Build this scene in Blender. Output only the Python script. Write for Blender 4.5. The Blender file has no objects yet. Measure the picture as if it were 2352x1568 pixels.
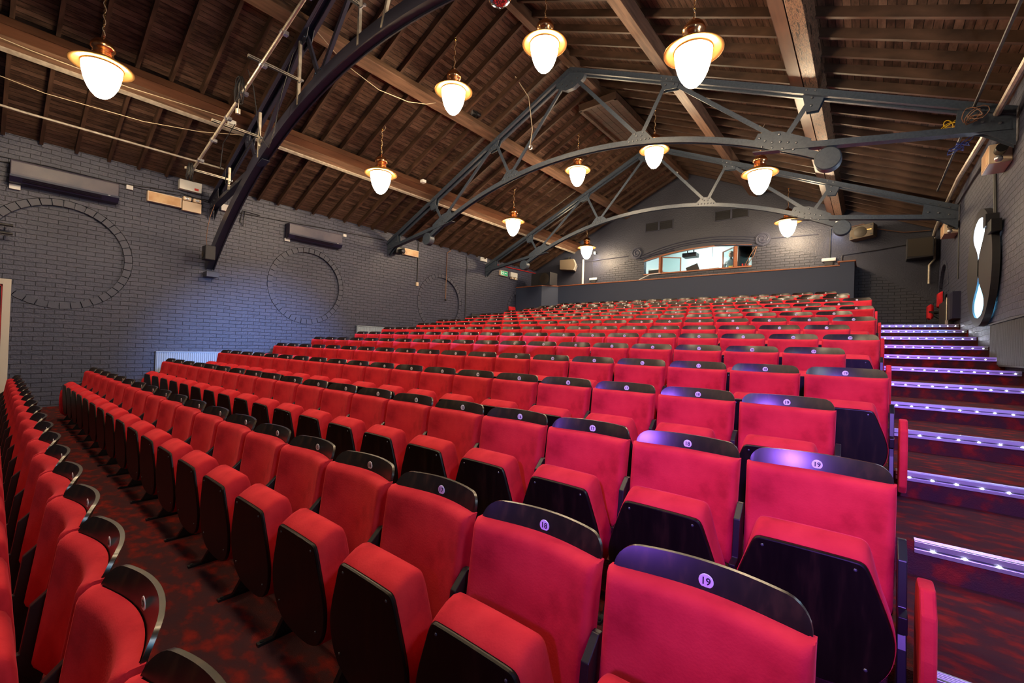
import bpy, bmesh, math, random
from mathutils import Vector, Matrix
from mathutils.geometry import tessellate_polygon
random.seed(7)
S = bpy.context.scene
COL = S.collection
PI = math.pi
H = 1.58
# ---------------------------------------------------------------- camera
cam_data = bpy.data.cameras.new('camera'); cam = bpy.data.objects.new('camera', cam_data); COL.objects.link(cam)
CR=(0.774610,0.631629,0.032010); CU=(-0.017580,-0.029090,0.999422); CF=(-0.632195,0.774725,0.011429); FPX=1004.65
cam.matrix_world = Matrix(((CR[0],CU[0],-CF[0],0),(CR[1],CU[1],-CF[1],0),(CR[2],CU[2],-CF[2],H),(0,0,0,1)))
cam_data.sensor_fit = 'HORIZONTAL'; cam_data.sensor_width = 36.0
cam_data.lens = 36.0*FPX/2352.0
cam_data.clip_start = 0.02; cam_data.clip_end = 200
S.camera = cam
# ---------------------------------------------------------------- world and view
w = bpy.data.worlds.new('world'); S.world = w; w.use_nodes = True
w.node_tree.nodes['Background'].inputs[0].default_value = (0.3,0.3,0.35,1)
w.node_tree.nodes['Background'].inputs[1].default_value = 0.05
S.view_settings.view_transform = 'Standard'; S.view_settings.look = 'None'
S.view_settings.exposure = 0.0; S.view_settings.gamma = 1.0; S.view_settings.use_curve_mapping = False
LAMP_E = 95.0      # pendant globes
PANE_E = 45.0      # daylight in the hourglass windows
LED_E = 220.0
FRONT_W = 2900.0   # coloured stage profile at the front of the room
HALL_W = 175.0
def area_light(name, loc, target, sx, sy, watts, color):
    d = bpy.data.lights.new(name, 'AREA'); d.shape = 'RECTANGLE'; d.size = sx; d.size_y = sy
    d.energy = watts; d.color = color
    o = bpy.data.objects.new(name, d); COL.objects.link(o); o.location = loc
    o.rotation_euler = (Vector(target)-Vector(loc)).to_track_quat('-Z','Y').to_euler(); return o
def spot_light(name, loc, target, watts, color, ang=60, blend=0.6, r=0.03):
    d = bpy.data.lights.new(name, 'SPOT'); d.energy = watts; d.color = color; d.spot_size = math.radians(ang)
    d.spot_blend = blend; d.shadow_soft_size = r
    o = bpy.data.objects.new(name, d); COL.objects.link(o); o.location = loc
    o.rotation_euler = (Vector(target)-Vector(loc)).to_track_quat('-Z','Y').to_euler(); return o
# cool stage wash from the front of the hall, behind and right of the viewpoint
spot_light('stage_profile', (0.9,-3.6,3.7), (-0.75,5.2,0.9), FRONT_W, (0.34,0.12,1.0), 37, 1.0, 0.2)
spot_light('stage_profile', (1.0,-3.6,3.5), (0.75,5.0,0.4), FRONT_W*0.30, (0.40,0.42,1.0), 22, 0.9, 0.2)
# the pendant lamps of the bays above and behind the viewpoint
for lx,ly,lz in ((-6.45,1.06,6.3),(-4.25,1.06,6.3),(-1.92,1.06,5.25),(-8.82,-3.7,5.25),(-6.45,-3.7,6.3),(-4.25,-3.7,6.3),(-1.92,-3.7,5.25)):
    d=bpy.data.lights.new('hall_lamp','SPOT'); d.energy=HALL_W*(1.15 if ly>0 else 0.28); d.color=(1.0,0.74,0.45); d.shadow_soft_size=0.2; d.spot_size=math.radians(172); d.spot_blend=0.35
    o=bpy.data.objects.new('hall_lamp',d); COL.objects.link(o); o.location=(lx,ly,lz)
spot_light('daylight_beam', (1.22,5.75,3.17), (-12.1,4.7,0.7), 9500, (0.24,0.44,1.0), 25, 1.0, 0.2)
# ---------------------------------------------------------------- materials
def mat(name, base=(0.5,0.5,0.5), rough=0.6, metal=0.0, spec=0.5, emit=None, es=0.0, sheen=0.0, coat=0.0):
    m = bpy.data.materials.new(name); m.use_nodes = True
    b = m.node_tree.nodes['Principled BSDF']
    b.inputs['Base Color'].default_value = (*base,1); b.inputs['Roughness'].default_value = rough
    b.inputs['Metallic'].default_value = metal; b.inputs['Specular IOR Level'].default_value = spec
    if emit: b.inputs['Emission Color'].default_value = (*emit,1); b.inputs['Emission Strength'].default_value = es
    if sheen: b.inputs['Sheen Weight'].default_value = sheen; b.inputs['Sheen Roughness'].default_value = 0.4
    if coat: b.inputs['Coat Weight'].default_value = coat
    return m
def N(m, t, **kw):
    n = m.node_tree.nodes.new(t)
    for k,v in kw.items():
        if hasattr(n,k): setattr(n,k,v)
        else: n.inputs[k.replace('_',' ')].default_value = v
    return n
def L(m, a, b): m.node_tree.links.new(a,b)
def pb(m): return m.node_tree.nodes['Principled BSDF']
def ramp(m, fac, stops):
    r = N(m,'ShaderNodeValToRGB'); e = r.color_ramp.elements
    e[0].position, e[0].color = stops[0][0], (*stops[0][1],1); e[1].position, e[1].color = stops[-1][0], (*stops[-1][1],1)
    for p,c in stops[1:-1]:
        x = e.new(p); x.color = (*c,1)
    L(m, fac, r.inputs[0]); return r
def noise_mat(name, stops, scale=10, detail=4, stretch=(1,1,1), rough=0.7, bump=0.0, bscale=None, **kw):
    m = mat(name, stops[0][1], rough, **kw)
    tc = N(m,'ShaderNodeTexCoord'); mp = N(m,'ShaderNodeMapping'); mp.inputs['Scale'].default_value = stretch
    L(m, tc.outputs['Object'], mp.inputs[0])
    nz = N(m,'ShaderNodeTexNoise', Scale=scale, Detail=detail); L(m, mp.outputs[0], nz.inputs['Vector'])
    r = ramp(m, nz.outputs['Fac'], stops); L(m, r.outputs[0], pb(m).inputs['Base Color'])
    if bump:
        n2 = N(m,'ShaderNodeTexNoise', Scale=bscale or scale*3, Detail=3); L(m, mp.outputs[0], n2.inputs['Vector'])
        bp = N(m,'ShaderNodeBump', Strength=bump, Distance=0.01); L(m, n2.outputs['Fac'], bp.inputs['Height']); L(m, bp.outputs[0], pb(m).inputs['Normal'])
    return m
def brick_mat(name, axis, c1, c2, mortar, bw=0.27, bh=0.087, rough=0.42, mask=None):
    m = mat(name, c1, rough, spec=0.45)
    tc = N(m,'ShaderNodeTexCoord'); sp = N(m,'ShaderNodeSeparateXYZ'); L(m, tc.outputs['Object'], sp.inputs[0])
    cb = N(m,'ShaderNodeCombineXYZ'); L(m, sp.outputs[axis], cb.inputs[0]); L(m, sp.outputs['Z'], cb.inputs[1])
    # slight waviness of hand laid courses
    nw = N(m,'ShaderNodeTexNoise', Scale=1.7, Detail=3); L(m, tc.outputs['Object'], nw.inputs['Vector'])
    mx = N(m,'ShaderNodeVectorMath', operation='SCALE'); mx.inputs['Scale'].default_value = 0.045
    sb = N(m,'ShaderNodeVectorMath', operation='SUBTRACT'); sb.inputs[1].default_value = (0.5,0.5,0.5)
    L(m, nw.outputs['Color'], sb.inputs[0]); L(m, sb.outputs[0], mx.inputs[0])
    ad = N(m,'ShaderNodeVectorMath', operation='ADD'); L(m, cb.outputs[0], ad.inputs[0]); L(m, mx.outputs[0], ad.inputs[1])
    br = N(m,'ShaderNodeTexBrick'); br.offset = 0.5
    br.inputs['Scale'].default_value = 1.0; br.inputs['Brick Width'].default_value = bw; br.inputs['Row Height'].default_value = bh
    br.inputs['Mortar Size'].default_value = 0.0055; br.inputs['Mortar Smooth'].default_value = 0.6; br.inputs['Bias'].default_value = 0.0
    br.inputs['Color1'].default_value = (*c1,1); br.inputs['Color2'].default_value = (*c2,1); br.inputs['Mortar'].default_value = (*mortar,1)
    L(m, ad.outputs[0], br.inputs['Vector'])
    nz = N(m,'ShaderNodeTexNoise', Scale=30, Detail=6); L(m, tc.outputs['Object'], nz.inputs['Vector'])
    col = br.outputs['Color']; h1 = br.outputs['Fac']
    if mask:
        # plaster above two sloping lines: |x - xc| * s + z > k is smooth
        xc = mask[0]; d = None
        a = N(m,'ShaderNodeMath', operation='SUBTRACT'); L(m, sp.outputs['X'], a.inputs[0]); a.inputs[1].default_value = xc
        b = N(m,'ShaderNodeMath', operation='ABSOLUTE'); L(m, a.outputs[0], b.inputs[0])
        for s_, k_ in mask[1]:
            c = N(m,'ShaderNodeMath', operation='MULTIPLY_ADD'); L(m, b.outputs[0], c.inputs[0]); c.inputs[1].default_value = s_; L(m, sp.outputs['Z'], c.inputs[2])
            e = N(m,'ShaderNodeMath', operation='LESS_THAN'); L(m, c.outputs[0], e.inputs[0]); e.inputs[1].default_value = k_
            if d is None: d = e
            else:
                g = N(m,'ShaderNodeMath', operation='MULTIPLY'); L(m, d.outputs[0], g.inputs[0]); L(m, e.outputs[0], g.inputs[1]); d = g
        mm = N(m,'ShaderNodeMix', data_type='RGBA'); L(m, d.outputs[0], mm.inputs['Factor']); mm.inputs[6].default_value = (*c1,1); L(m, br.outputs['Color'], mm.inputs[7]); col = mm.outputs[2]
        me = N(m,'ShaderNodeMath', operation='MULTIPLY'); L(m, br.outputs['Fac'], me.inputs[0]); L(m, d.outputs[0], me.inputs[1])
        m2 = N(m,'ShaderNodeMath', operation='ADD'); mq = N(m,'ShaderNodeMath', operation='MULTIPLY'); L(m, d.outputs[0], mq.inputs[0]); mq.inputs[1].default_value = 1.4
        L(m, me.outputs[0], m2.inputs[0]); L(m, mq.outputs[0], m2.inputs[1]); h1 = m2.outputs[0]
    L(m, col, pb(m).inputs['Base Color'])
    hm = N(m,'ShaderNodeMath', operation='MULTIPLY'); L(m, h1, hm.inputs[0]); hm.inputs[1].default_value = -1.0
    hn = N(m,'ShaderNodeMath', operation='MULTIPLY_ADD'); L(m, nz.outputs['Fac'], hn.inputs[0]); hn.inputs[1].default_value = 0.35; L(m, hm.outputs[0], hn.inputs[2])
    bp = N(m,'ShaderNodeBump', Strength=1.0, Distance=0.028); L(m, hn.outputs[0], bp.inputs['Height']); L(m, bp.outputs[0], pb(m).inputs['Normal'])
    return m
def plank_mat(name, axis, wdt, stops, gap=0.06, rough=0.6, grain=(1,1,1)):
    m = mat(name, stops[0][1], rough, spec=0.35)
    tc = N(m,'ShaderNodeTexCoord'); sp = N(m,'ShaderNodeSeparateXYZ'); L(m, tc.outputs['Object'], sp.inputs[0])
    dv = N(m,'ShaderNodeMath', operation='DIVIDE'); L(m, sp.outputs[axis], dv.inputs[0]); dv.inputs[1].default_value = wdt
    fl = N(m,'ShaderNodeMath', operation='FLOOR'); L(m, dv.outputs[0], fl.inputs[0])
    fr = N(m,'ShaderNodeMath', operation='FRACT'); L(m, dv.outputs[0], fr.inputs[0])
    wn = N(m,'ShaderNodeTexWhiteNoise', noise_dimensions='1D'); L(m, fl.outputs[0], wn.inputs['W'])
    mp = N(m,'ShaderNodeMapping'); mp.inputs['Scale'].default_value = grain; L(m, tc.outputs['Object'], mp.inputs[0])
    nz = N(m,'ShaderNodeTexNoise', Scale=6, Detail=6, Roughness=0.65); L(m, mp.outputs[0], nz.inputs['Vector'])
    av = N(m,'ShaderNodeMath', operation='MULTIPLY_ADD'); L(m, wn.outputs['Value'], av.inputs[0]); av.inputs[1].default_value = 0.3
    s2 = N(m,'ShaderNodeMath', operation='SUBTRACT'); L(m, nz.outputs['Fac'], s2.inputs[0]); s2.inputs[1].default_value = 0.15; L(m, s2.outputs[0], av.inputs[2])
    r = ramp(m, av.outputs[0], stops)
    gp = N(m,'ShaderNodeMath', operation='GREATER_THAN'); L(m, fr.outputs[0], gp.inputs[0]); gp.inputs[1].default_value = gap
    mm = N(m,'ShaderNodeMix', data_type='RGBA'); L(m, gp.outputs[0], mm.inputs['Factor']); mm.inputs[6].default_value = (0.004,0.003,0.002,1); L(m, r.outputs[0], mm.inputs[7])
    L(m, mm.outputs[2], pb(m).inputs['Base Color'])
    bp = N(m,'ShaderNodeBump', Strength=0.7, Distance=0.008); L(m, gp.outputs[0], bp.inputs['Height']); L(m, bp.outputs[0], pb(m).inputs['Normal'])
    return m
M = {}
M['velvet'] = noise_mat('velvet', [(0.30,(0.40,0.008,0.017)),(0.48,(0.62,0.020,0.034)),(0.75,(0.74,0.034,0.046))], 7, 5, rough=0.85, bump=0.10, bscale=140, sheen=0.35, spec=0.2)
pb(M['velvet']).inputs['Sheen Tint'].default_value = (1.0,0.12,0.16,1)
M['ply'] = noise_mat('dark_plywood', [(0.35,(0.007,0.004,0.004)),(0.55,(0.014,0.008,0.006)),(0.75,(0.045,0.022,0.012))], 9, 6, (3,3,0.5), rough=0.30, spec=0.75)
M['under'] = noise_mat('black_plywood', [(0.35,(0.004,0.002,0.002)),(0.55,(0.007,0.004,0.003)),(0.75,(0.022,0.010,0.006))], 9, 6, (3,3,0.5), rough=0.36, spec=0.32)
M['plyedge'] = mat('plywood_edge', (0.10,0.055,0.03), 0.35)
M['blackmetal'] = mat('black_steel', (0.010,0.010,0.012), 0.38, spec=0.5)
M['disc'] = mat('white_disc', (0.86,0.88,0.95), 0.45)
M['ink'] = mat('ink', (0.02,0.02,0.03), 0.6)
M['carpet'] = noise_mat('carpet', [(0.36,(0.055,0.022,0.026)),(0.50,(0.070,0.021,0.023)),(0.60,(0.15,0.018,0.016)),(0.72,(0.24,0.022,0.016))], 9, 7, (1,1.6,1), rough=1.0, bump=0.5, bscale=160, spec=0.05)
M['wallL'] = brick_mat('painted_brick_side', 'Y', (0.050,0.056,0.100), (0.062,0.066,0.114), (0.018,0.020,0.036))
M['wallB'] = brick_mat('painted_brick_back', 'X', (0.052,0.056,0.084), (0.062,0.066,0.094), (0.015,0.016,0.026), mask=(-5.02,[(0.38,6.15),(0.68,7.50),(0.0,5.32)]))
M['paint'] = noise_mat('slate_paint', [(0.3,(0.048,0.054,0.092)),(0.7,(0.062,0.066,0.108))], 3, 4, rough=0.5, bump=0.15, bscale=60)
M['parapet'] = mat('parapet_paint', (0.036,0.050,0.100), 0.6)
M['boards'] = plank_mat('ceiling_boards', 'X', 0.095, [(0.30,(0.036,0.019,0.013)),(0.5,(0.098,0.054,0.037)),(0.8,(0.19,0.11,0.078))], 0.09, 0.55, (3,0.7,1))
M['joist'] = noise_mat('joist_timber', [(0.3,(0.030,0.015,0.009)),(0.6,(0.078,0.040,0.025)),(0.8,(0.13,0.068,0.043))], 5, 5, (0.5,3,1), rough=0.55)
M['purlin'] = noise_mat('purlin_timber', [(0.3,(0.08,0.042,0.025)),(0.55,(0.16,0.085,0.052)),(0.8,(0.24,0.135,0.085))], 4, 6, (4,0.35,4), rough=0.6)
M['grain'] = noise_mat('grained_timber', [(0.38,(0.022,0.010,0.006)),(0.46,(0.24,0.13,0.075)),(0.52,(0.03,0.013,0.007)),(0.58,(0.22,0.11,0.065)),(0.70,(0.04,0.018,0.010))], 4, 2, (7,1.3,7), rough=0.4, bump=0.4, bscale=9)
M['brownsteel'] = noise_mat('brown_painted_steel', [(0.3,(0.070,0.028,0.015)),(0.7,(0.13,0.055,0.030))], 4, 4, (2,0.4,2), rough=0.45)
M['truss'] = noise_mat('blue_grey_steel', [(0.3,(0.036,0.050,0.078)),(0.7,(0.058,0.078,0.112))], 30, 3, rough=0.42, bump=0.15, bscale=120, spec=0.6)
M['truss1'] = mat('dark_blue_steel', (0.032,0.034,0.060), 0.35, spec=0.5)
M['bolt'] = mat('bolt_steel', (0.16,0.17,0.20), 0.35, metal=0.7)
M['alu'] = mat('aluminium', (0.62,0.62,0.68), 0.32, metal=0.85)
M['galv'] = noise_mat('galvanised_steel', [(0.35,(0.50,0.44,0.36)),(0.65,(0.72,0.66,0.56))], 12, 4, rough=0.4, metal=0.5)
M['led'] = mat('led', (1,1,1), 0.3, emit=(0.80,0.86,1.0), es=LED_E)
M['globe'] = mat('lit_globe', (1,0.9,0.7), 0.3, emit=(1.0,0.76,0.48), es=LAMP_E)
M['copper'] = mat('copper', (0.78,0.40,0.19), 0.24, metal=1.0)
M['brim'] = mat('golden_copper', (0.60,0.33,0.11), 0.42, metal=1.0)
M['brass'] = mat('brass', (0.85,0.55,0.22), 0.25, metal=1.0)
M['cord'] = mat('pale_cord', (0.50,0.40,0.28), 0.6)
M['cable'] = mat('black_cable', (0.02,0.02,0.025), 0.5)
M['tancable'] = mat('copper_cable', (0.22,0.11,0.065), 0.5)
M['white'] = mat('white_plastic', (0.72,0.72,0.72), 0.45)
M['cream'] = mat('cream_plastic', (0.78,0.62,0.46), 0.5)
M['ac'] = noise_mat('ac_paint', [(0.4,(0.070,0.068,0.115)),(0.65,(0.115,0.100,0.140))], 2.5, 4, rough=0.45)
M['acdark'] = mat('ac_dark', (0.018,0.018,0.05), 0.35)
M['signface'] = noise_mat('sign_face', [(0.3,(0.60,0.30,0.14)),(0.7,(0.80,0.55,0.30))], 5, 2, rough=0.4)
M['green'] = mat('sign_green', (0.0,0.30,0.14), 0.4, emit=(0.0,0.45,0.2), es=0.35)
M['signwhite'] = mat('sign_white', (0.85,0.9,0.85), 0.4, emit=(0.8,1,0.85), es=0.35)
M['red'] = mat('red_pipe', (0.60,0.02,0.02), 0.4)
M['orange'] = noise_mat('varnished_wood', [(0.3,(0.30,0.085,0.03)),(0.7,(0.45,0.14,0.05))], 12, 3, (1,8,8), rough=0.35)
M['glass'] = mat('window_glass', (0.9,1,0.97), 0.03); pb(M['glass']).inputs['Transmission Weight'].default_value = 1.0; pb(M['glass']).inputs['IOR'].default_value = 1.08
M['pane'] = mat('daylight_pane', (0.8,0.9,1), 0.2)
M['shade'] = mat('lamp_shade_glow', (1,1,1), 0.4, emit=(1.0,0.95,0.85), es=5)
M['teal'] = mat('teal_paint', (0.16,0.42,0.46), 0.6)
M['boothwall'] = mat('booth_wall', (0.68,0.76,0.76), 0.7)
M['tube'] = mat('strip_light', (1,1,1), 0.4, emit=(0.85,1.0,0.97), es=60)
M['box'] = mat('charcoal_box', (0.030,0.030,0.036), 0.5)
M['speaker'] = mat('tan_speaker', (0.10,0.075,0.05), 0.55)
M['speakerw'] = mat('grey_speaker', (0.50,0.46,0.42), 0.5)
M['grille'] = mat('speaker_grille', (0.05,0.04,0.03), 0.6)
M['rad'] = mat('radiator_paint', (0.35,0.42,0.52), 0.35)
M['raddark'] = mat('dark_radiator', (0.055,0.055,0.065), 0.5)
M['skin'] = mat('skin', (0.55,0.33,0.24), 0.6)
M['hair'] = mat('hair', (0.14,0.09,0.05), 0.7)
M['shirt'] = mat('shirt', (0.20,0.24,0.27), 0.8)
M['blue'] = mat('blue_foil', (0.02,0.30,0.42), 0.3)
M['yellow'] = mat('yellow_plastic', (0.85,0.55,0.02), 0.5)
M['bluecable'] = mat('blue_cable', (0.02,0.05,0.30), 0.5)
M['mirror'] = mat('mirror_facets', (0.85,0.85,0.88), 0.08, metal=1.0)
mp_ = M['pane']; tc_ = N(mp_,'ShaderNodeTexCoord'); sx_ = N(mp_,'ShaderNodeSeparateXYZ'); L(mp_, tc_.outputs['Object'], sx_.inputs[0])
mr_ = N(mp_,'ShaderNodeMapRange'); mr_.inputs['From Min'].default_value = -0.5; mr_.inputs['From Max'].default_value = 0.35; L(mp_, sx_.outputs['Z'], mr_.inputs['Value'])
rr_ = ramp(mp_, mr_.outputs[0], [(0.0,(0.045,0.16,0.26)),(0.35,(0.03,0.13,0.25)),(0.7,(0.35,0.6,0.9)),(1.0,(0.75,0.88,1.0))])
L(mp_, rr_.outputs[0], pb(mp_).inputs['Emission Color']); pb(mp_).inputs['Emission Strength'].default_value = PANE_E
# ---------------------------------------------------------------- mesh helpers
class MB:
    def __init__(s): s.v=[]; s.f=[]; s.mi=[]; s.mats=[]; s.cur=0; s.sm=[]; s.smooth=False
    def use(s, m):
        if m not in s.mats: s.mats.append(m)
        s.cur = s.mats.index(m); return s
    def add(s, vs, fs, smooth=None):
        o=len(s.v); s.v += [tuple(v) for v in vs]
        for f in fs: s.f.append(tuple(i+o for i in f)); s.mi.append(s.cur); s.sm.append(s.smooth if smooth is None else smooth)
        return s
    def box(s, x0,y0,z0,x1,y1,z1):
        vs=[(x,y,z) for x in (x0,x1) for y in (y0,y1) for z in (z0,z1)]
        return s.add(vs,[(0,1,3,2),(4,6,7,5),(0,4,5,1),(2,3,7,6),(0,2,6,4),(1,5,7,3)],False)
    def obox(s, c, ax, ay, az, hx, hy, hz):
        c=Vector(c); ax=Vector(ax).normalized()*hx; ay=Vector(ay).normalized()*hy; az=Vector(az).normalized()*hz
        vs=[c+ax*i+ay*j+az*k for i in (-1,1) for j in (-1,1) for k in (-1,1)]
        return s.add(vs,[(0,1,3,2),(4,6,7,5),(0,4,5,1),(2,3,7,6),(0,2,6,4),(1,5,7,3)],False)
    def bar(s, p, q, wd, ht, up=(0,0,1)):
        p=Vector(p); q=Vector(q); d=(q-p); ln=d.length; d.normalize(); sd=d.cross(Vector(up)).normalized(); u=sd.cross(d)
        return s.obox((p+q)/2, d, sd, u, ln/2, wd/2, ht/2)
    def tube(s, pts, r, n=8, cap=True):
        pts=[Vector(p) for p in pts]; rings=[]; prev=None
        for i,p in enumerate(pts):
            if i==0: d=pts[1]-p
            elif i==len(pts)-1: d=p-pts[i-1]
            else: d=(pts[i+1]-p).normalized()+(p-pts[i-1]).normalized()
            d.normalize()
            a = prev - d*prev.dot(d) if prev else d.cross(Vector((0,0,1)) if abs(d.z)<0.9 else Vector((1,0,0)))
            if a.length<1e-6: a=d.cross(Vector((0,1,0)))
            a.normalize(); prev=a; b=d.cross(a); rr = r[i] if isinstance(r,(list,tuple)) else r
            rings.append([p+a*rr*math.cos(2*PI*k/n)+b*rr*math.sin(2*PI*k/n) for k in range(n)])
        vs=[v for rg in rings for v in rg]; fs=[]
        for i in range(len(rings)-1):
            for k in range(n): fs.append((i*n+k,i*n+(k+1)%n,(i+1)*n+(k+1)%n,(i+1)*n+k))
        s.add(vs,fs,True)
        if cap: s.add(rings[0],[tuple(range(n))[::-1]],False); s.add(rings[-1],[tuple(range(n))],False)
        return s
    def lathe(s, prof, c=(0,0,0), n=32, axis='Z'):
        vs=[]; fs=[]
        for r,z in prof:
            for k in range(n):
                a=2*PI*k/n; x,y=r*math.cos(a),r*math.sin(a)
                if axis=='Z': p=(c[0]+x,c[1]+y,c[2]+z)
                elif axis=='Y': p=(c[0]+x,c[1]+z,c[2]+y)
                else: p=(c[0]+z,c[1]+x,c[2]+y)
                vs.append(p)
        for i in range(len(prof)-1):
            for k in range(n): fs.append((i*n+k,i*n+(k+1)%n,(i+1)*n+(k+1)%n,(i+1)*n+k))
        return s.add(vs,fs,True)
    def cyl(s, c, r, h, axis='Z', n=20):
        s.lathe([(0.0001,0),(r,0)],c,n,axis); s.lathe([(r,0),(r,h)],c,n,axis); s.lathe([(r,h),(0.0001,h)],c,n,axis); return s
    def ball(s, c, r, n=12, sz=(1,1,1)):
        vs=[];fs=[];m=max(5,n//2)
        for i in range(m+1):
            t=PI*i/m
            for k in range(n): vs.append((c[0]+r*sz[0]*math.sin(t)*math.cos(2*PI*k/n),c[1]+r*sz[1]*math.sin(t)*math.sin(2*PI*k/n),c[2]+r*sz[2]*math.cos(t)))
        for i in range(m):
            for k in range(n): fs.append((i*n+k,(i+1)*n+k,(i+1)*n+(k+1)%n,i*n+(k+1)%n))
        return s.add(vs,fs,True)
    def prism(s, poly, o, u, v, wv, depth, holes=()):
        """polygon in (a,b) -> o + a*u + b*v, extruded along wv by depth, optional holes"""
        o=Vector(o);u=Vector(u);v=Vector(v);wv=Vector(wv).normalized()*depth
        loops=[list(poly)]+[list(h) for h in holes]
        flat=[p for lp in loops for p in lp]
        tris=tessellate_polygon([[Vector((p[0],p[1],0)) for p in lp] for lp in loops])
        A=[o+u*p[0]+v*p[1] for p in flat]; B=[a+wv for a in A]; n=len(flat)
        fs=[tuple(t) for t in tris]+[tuple(i+n for i in t)[::-1] for t in tris]; st=0
        for lp in loops:
            m=len(lp)
            for i in range(m): fs.append((st+i,st+(i+1)%m,st+(i+1)%m+n,st+i+n))
            st+=m
        return s.add(A+B,fs,False)
    def build(s, name, m=None, parent=None, recalc=True, bevel=0):
        me=bpy.data.meshes.new(name); me.from_pydata(s.v,[],s.f)
        for mm in (s.mats if s.mats else [m]): me.materials.append(mm)
        if s.mats: me.polygons.foreach_set('material_index', s.mi)
        me.polygons.foreach_set('use_smooth', s.sm)
        if recalc:
            b=bmesh.new(); b.from_mesh(me); bmesh.ops.remove_doubles(b, verts=b.verts, dist=1e-5); bmesh.ops.recalc_face_normals(b, faces=b.faces); b.to_mesh(me); b.free()
        me.update()
        if any(s.sm): me.set_sharp_from_angle(angle=math.radians(42))
        o=bpy.data.objects.new(name, me); COL.objects.link(o)
        if parent: o.parent=parent
        if bevel:
            bv=o.modifiers.new('bevel','BEVEL'); bv.width=bevel; bv.segments=2; bv.limit_method='ANGLE'
        return o
def thing(name, label, cat, loc=(0,0,0), rz=0, group=None):
    o=bpy.data.objects.new(name,None); COL.objects.link(o); o.location=loc; o.rotation_euler=(0,0,rz); o.empty_display_size=0.1
    o['label']=label; o['category']=cat
    if group: o['group']=group
    return o
def tag(o, label, cat, group=None, kind=None):
    o['label']=label; o['category']=cat
    if group: o['group']=group
    if kind: o['kind']=kind
    return o
def struct(o): o['kind']='structure'; return o
def copy_tree(o, parent=None):
    c=o.copy(); COL.objects.link(c)
    if parent: c.parent=parent
    for ch in list(KIDS.get(o.name,[])): copy_tree(ch,c)
    return c
KIDS={}
def index_kids():
    KIDS.clear()
    for o in bpy.data.objects:
        if o.parent: KIDS.setdefault(o.parent.name,[]).append(o)
def circ(cx,cy,r,n=48): return [(cx+r*math.cos(2*PI*k/n),cy+r*math.sin(2*PI*k/n)) for k in range(n)]
# ---------------------------------------------------------------- layout numbers
XL, XR, XC = -12.14, 1.44, -5.35
Y0, YB = -6.3, 16.5
# last seat x, tag y and tag height (relative to the eye) of every row
ROWS=[
(-1.500,0.299,-0.726),
(-0.329,1.255,-0.618),
(-0.160,2.244,-0.458),
(-0.389,3.191,-0.296),
(-0.134,4.144,-0.125),
(-0.411,5.104,0.041),
(-0.161,6.064,0.209),
(-0.433,7.022,0.372),
(-0.178,7.981,0.543),
(-0.456,8.944,0.709),
(-0.186,9.897,0.875),
(-0.480,10.879,1.047),
(-0.215,11.841,1.227),
(-0.638,12.807,1.398),
(-0.634,13.746,1.557),
(-0.944,14.696,1.737)]
def ztop(x): return 7.94-0.456*abs(x-XC)      # top of the truss rafters
floorz=[r[2]+H-0.818 for r in ROWS]           # tread height of each row
riser=[None]+[ROWS[r][1]-1.04 for r in range(1,16)]
# ---------------------------------------------------------------- floor, walls, ceiling
prof=[(Y0,-0.3),(Y0,floorz[0])]
for r in range(1,15): prof += [(riser[r],floorz[r-1]),(riser[r],floorz[r])]
prof += [(YB+0.2,floorz[14]),(YB+0.2,-0.3)]
b=MB(); b.prism(prof,(XL-0.2,0,0),(0,1,0),(0,0,1),(1,0,0),XR-XL+0.4)
fl=struct(b.build('floor',M['carpet']))
b=MB(); b.prism([(XL,-0.3),(XR,-0.3),(XR,ztop(XR)+0.5),(XC,8.6),(XL,ztop(XL)+0.5)],(0,Y0-0.1,0),(1,0,0),(0,0,1),(0,1,0),0.1); struct(b.build('wall_front',M['paint']))
b=MB(); b.box(XL,riser[15],floorz[14]-0.01,-0.36,YB,floorz[15]); b.build('top_row_platform',M['carpet'],fl)
ROUND=[1.0,5.8,10.68,15.5]; RZ=3.08
def side_wall(name,X,sgn,holes,mat_):
    b=MB(); poly=[(Y0,-0.3),(YB+0.3,-0.3),(YB+0.3,5.15),(Y0,5.15)]
    b.prism(poly,(X,0,0),(0,1,0),(0,0,1),(sgn,0,0),0.06,[circ(y,RZ,1.062,64) for y in holes])
    b.box(X+sgn*0.06,Y0,-0.3,X+sgn*0.3,YB+0.3,5.15)
    o=struct(b.build(name,mat_))
    for y in holes:
        # header course of bricks on edge around each blind roundel
        r=MB(); n=40
        for k in range(n):
            a0=2*PI*(k+0.05)/n; a1=2*PI*(k+0.95)/n
            am=(a0+a1)/2
            q=[(y+rr*math.cos(a),RZ+rr*math.sin(a)) for rr,a in ((0.93,a0),(0.93,am),(0.93,a1),(1.052+random.uniform(-.006,.004),a1),(1.052,am),(1.052+random.uniform(-.006,.004),a0))]
            r.prism(q,(X-sgn*(0.004+random.uniform(0,0.006)),0,0),(0,1,0),(0,0,1),(sgn,0,0),0.062)
        r.build('roundel_surround',M['paint'],o)
    return o
wallL=side_wall('wall_left',XL,-1,ROUND,M['wallL'])
wallR=side_wall('wall_right',XR,1,[ROUND[3]],M['wallL'])
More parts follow.
